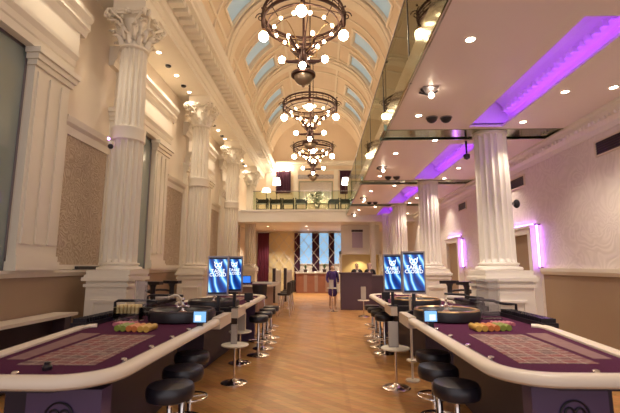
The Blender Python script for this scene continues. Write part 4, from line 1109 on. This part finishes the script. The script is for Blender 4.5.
# cameras / speakers on columns
t=thing('wall_camera','small camera with purple lamp on the nearest Corinthian column collar','camera',(-3.60,6.50,3.62))
MB().sphere((0,0,0),.045,12,8).build('camera_dome',blackpl,t); MB().box(-.03,.03,-.03,.07,.04,.10).build('bracket',whitepl,t,smooth=False); MB().sphere((-.03,-.02,.13),.022,8,6).build('indicator_lamp',uv_tube,t); MB().tube([(0,.02,-.03),(.02,.03,-.12),(.015,.06,-.4)],.005,6).build('cable',whitepl,t)
t=thing('wall_speaker','small black speaker on nearest mezzanine-side column','speaker',(3.25,6.78,2.64))
MB().sphere((.04,0,0),.055,12,8,sz=1.4).build('speaker_body',blackpl,t); MB().box(-.03,.03,-.02,.02,-.02,.02).build('bracket',greymetal,t,smooth=False)
t=thing('ceiling_camera','small black dome camera hanging near the second mezzanine-side column','camera',(2.68,7.25,ZC-.005))
MB().lathe([(.02,0),(.015,-.24),(.06,-.26),(.055,-.33),(0,-.36)],seg=16).build('dome',blackpl,t)

# black box on ledge and marker
MB_=MB().box(-.04,.04,-.36,.36,0,.055); tag(MB_.build('speaker_bar',blackpl,smooth=False,loc=(WL+.055,6.95,1.541)),'long low black bar lying on the window-side wall ledge','speaker')
tag(MB().lathe([(.028,0),(.03,.02),(.018,.035),(.02,.05),(0,.055)],seg=14).build('win_marker',blackpl,loc=(-1.78,2.66,.9365)),'small black marker on near edge of window-side layout','marker')
# ---------------------------------------------------------------- people
def person(label,loc,rz,build,cloth,hairm,female,pose):
    t=thing('person',label,'person',loc,rz)
    H_=1.74 if not female else 1.68; k=H_/1.75
    def skinmesh(name,verts,edges,radii,m,root=0,sub=2):
        me=bpy.data.meshes.new(name); me.from_pydata([(x*k,y*k,z*k) for x,y,z in verts],edges,[])
        o=bpy.data.objects.new(name,me); C.objects.link(o); o.parent=t; me.materials.append(m)
        md=o.modifiers.new('skin','SKIN'); 
        for i,r in enumerate(radii): 
            sv=me.skin_vertices[0].data[i]; sv.radius=(r[0]*k,r[1]*k) if isinstance(r,tuple) else (r*k,r*k); sv.use_root=(i==root)
        s=o.modifiers.new('sub','SUBSURF'); s.levels=sub; s.render_levels=sub; md.use_smooth_shade=True
        return o
    ax=pose
    V=[(0,0,.95),(0,0,1.12),(0,.01,1.32),(0,.01,1.43),(0,0,1.52),(0,-.01,1.60),(0,-.005,1.69), #0-6
       (-.10,0,.90),(-.10,-.01,.50),(-.11,.02,.08),(-.11,-.12,.04), #7-10
       (.10,0,.90),(.10,-.01,.50),(.11,.02,.08),(.11,-.12,.04), #11-14
       (-.18,.01,1.41),(-.23,.02,1.14),(-.19,-.16,1.0),(-.15,-.24,1.0),
       (.18,.01,1.41),(.23,.02,1.14),(.19,-.16,1.0),(.15,-.24,1.0)]
    E_=[(0,1),(1,2),(2,3),(3,4),(4,5),(5,6),(0,7),(7,8),(8,9),(9,10),(0,11),(11,12),(12,13),(13,14),(3,15),(15,16),(16,17),(17,18),(3,19),(19,20),(20,21),(21,22)]
    RR=[(.15,.11),(.125,.10),(.15,.11),(.11,.08),.05,(.078,.095),(.06,.07),.085,.055,.04,.035,.085,.055,.04,.035,.055,.042,.032,.03,.055,.042,.032,.03]
    body=skinmesh('body',V,E_,RR,skin)
    # clothing shells: slightly larger chain
    cv=V[:4]+[V[15],V[16],V[17],V[19],V[20],V[21]]
    ce=[(0,1),(1,2),(2,3),(3,4),(4,5),(5,6),(3,7),(7,8),(8,9)]
    cr=[(.17,.13),(.145,.12),(.17,.13),(.12,.095),.068,.054,.042,.068,.054,.042]
    if female: cv=[(0,0,.45)]+cv; ce=[(a+1,b+1) for a,b in ce]+[(0,1)]; cr=[(.22,.20)]+cr
    else:
        skinmesh('trousers',[(0,0,.95),(-.10,0,.88),(-.10,-.01,.50),(-.11,.02,.10),(.10,0,.88),(.10,-.01,.50),(.11,.02,.10)],[(0,1),(1,2),(2,3),(0,4),(4,5),(5,6)],[(.165,.125),.10,.07,.06,.10,.07,.06],cloth)
        skinmesh('shirt_front',[(0,-.075,1.12),(0,-.085,1.30),(0,-.06,1.44)],[(0,1),(1,2)],[(.05,.05),(.06,.05),(.055,.05)],shirt)
    skinmesh('dress' if female else 'jacket',cv,ce,cr,cloth,root=1 if female else 0)
    hp=[(0,.02,1.71),(0,.05,1.64)]+([(0,.06,1.52),(0,.06,1.40)] if female else [(0,.05,1.58)])
    skinmesh('hair',hp,[(i,i+1) for i in range(len(hp)-1)],[(.08,.085),(.085,.07)]+([(.10,.06),(.07,.04)] if female else [(.07,.05)]),hairm)
    # face: nose, eyes, mouth, ears
    f=MB(); f.sphere((0,-.105*k,1.60*k),.014,8,6,sz=1.4); f.sphere((-.08*k,0,1.60*k),.016,8,6,sx=.5,sz=1.6); f.sphere((.08*k,0,1.60*k),.016,8,6,sx=.5,sz=1.6); f.build('nose_and_ears',skin,t)
    e=MB(); [e.sphere((s*.03*k,-.092*k,1.625*k),.009,8,6) for s in (-1,1)]; e.build('eyes',hair_b,t)
    MB().sphere((0,-.094*k,1.565*k),.018,8,6,sz=.3,sy=.5).build('mouth',mat('lips',(.4,.12,.1),.5),t)
    for s in (-1,1):
        h=MB()
        for q in range(4): h.cyl((s*(.15-.012*q)*k,-.25*k,1.0*k),(s*(.142-.014*q)*k,-.30*k,(.985)*k),.008,.006,6)
        h.cyl((s*.12*k,-.23*k,1.0*k),(s*.10*k,-.27*k,.995*k),.009,.007,6)
        h.build('fingers',skin,t)
    return t
person('person in a purple dress with dark auburn hair standing beside the tall drinks table',(.40,15.5,0),R(15),1,dress,hair_r,True,None)
person('person in a dark suit and white shirt standing behind the reception counter',(1.45,16.9,0),R(5),1,suit,hair_b,False,None)
person('person in a dark suit half hidden by the slim white post',(2.02,17.2,0),R(-20),1,suit,hair_b,False,None)

# ---------------------------------------------------------------- lights
def area(name,loc,rot,size,power,col,sy=None):
    l=bpy.data.lights.new(name,'AREA'); l.energy=power; l.color=col; l.size=size
    if sy: l.shape='RECTANGLE'; l.size_y=sy
    o=bpy.data.objects.new(name,l); C.objects.link(o); o.location=loc; o.rotation_euler=rot; return o
# downlights on the far ground-floor ceiling and niche
for x in (-2.8,-.8,1.2):
    for y in (20.5,23.6):
        z=3.62 if y<22 else 3.75
        downlight('round downlight under the gallery, %s row, %s'%(('near','far')[y>22],{-2.8:'window side',-.8:'centre',1.2:'counter side'}[x]),x,y,z-.002,'downlights under the gallery',power=150,r=.05)
spot(1.8,19.5,2.1,25,120,(1,.75,.4)).name='niche_lamp'
def point(name,loc,power,col=(1,.82,.60),r=.06):
    l=bpy.data.lights.new(name,'POINT'); l.energy=power; l.color=col; l.shadow_soft_size=r
    o=bpy.data.objects.new(name,l); C.objects.link(o); o.location=loc; return o
for x in (-2.5,-1.95,-3.0): point('wall_light_glow',(x,YEND-.30,6.95),13)
for x,y,z in ((1.22,20.2,5.92),(-2.32,20.2,5.92),(-2.85,20.2,5.50)): point('floor_lamp_glow',(x,y,z),28,(1,.85,.68))
for k in range(-1,4):  # unseen lamps added to brighten the space behind the mezzanine glass
    for y in (8.3,9.9):
        if y+4.2*k<21: downlight('added unseen downlight in the soffit above the mezzanine, bay %d, %s'%(k+2,('near','far')[y>9]),3.0,y+4.2*k,6.448,'added downlights above the mezzanine floor',power=45)
w=bpy.data.worlds.new('world'); sc.world=w; w.use_nodes=True
w.node_tree.nodes['Background'].inputs['Color'].default_value=(.62,.57,.58,1); w.node_tree.nodes['Background'].inputs['Strength'].default_value=.85

# ---------------------------------------------------------------- camera
cam=bpy.data.cameras.new('camera'); co=bpy.data.objects.new('camera',cam); C.objects.link(co); sc.camera=co
cam.sensor_width=36; cam.lens=36*400/620; cam.clip_start=.05
pt=math.atan(59.5/400); yaw=math.atan(12*math.cos(pt)/400)
co.location=(0,0,1.6); co.rotation_euler=(pi/2+pt,0,yaw)
cam.dof.use_dof=True; cam.dof.focus_distance=7.5; cam.dof.aperture_fstop=2.0
vs_=sc.view_settings; vs_.view_transform='Standard'; vs_.look='None'; vs_.exposure=1.1; vs_.gamma=1; vs_.use_curve_mapping=False
sc.cycles.use_denoising=True
sc.cycles.max_bounces=8; sc.cycles.diffuse_bounces=4; sc.cycles.glossy_bounces=4; sc.cycles.transparent_max_bounces=12; sc.cycles.sample_clamp_indirect=6
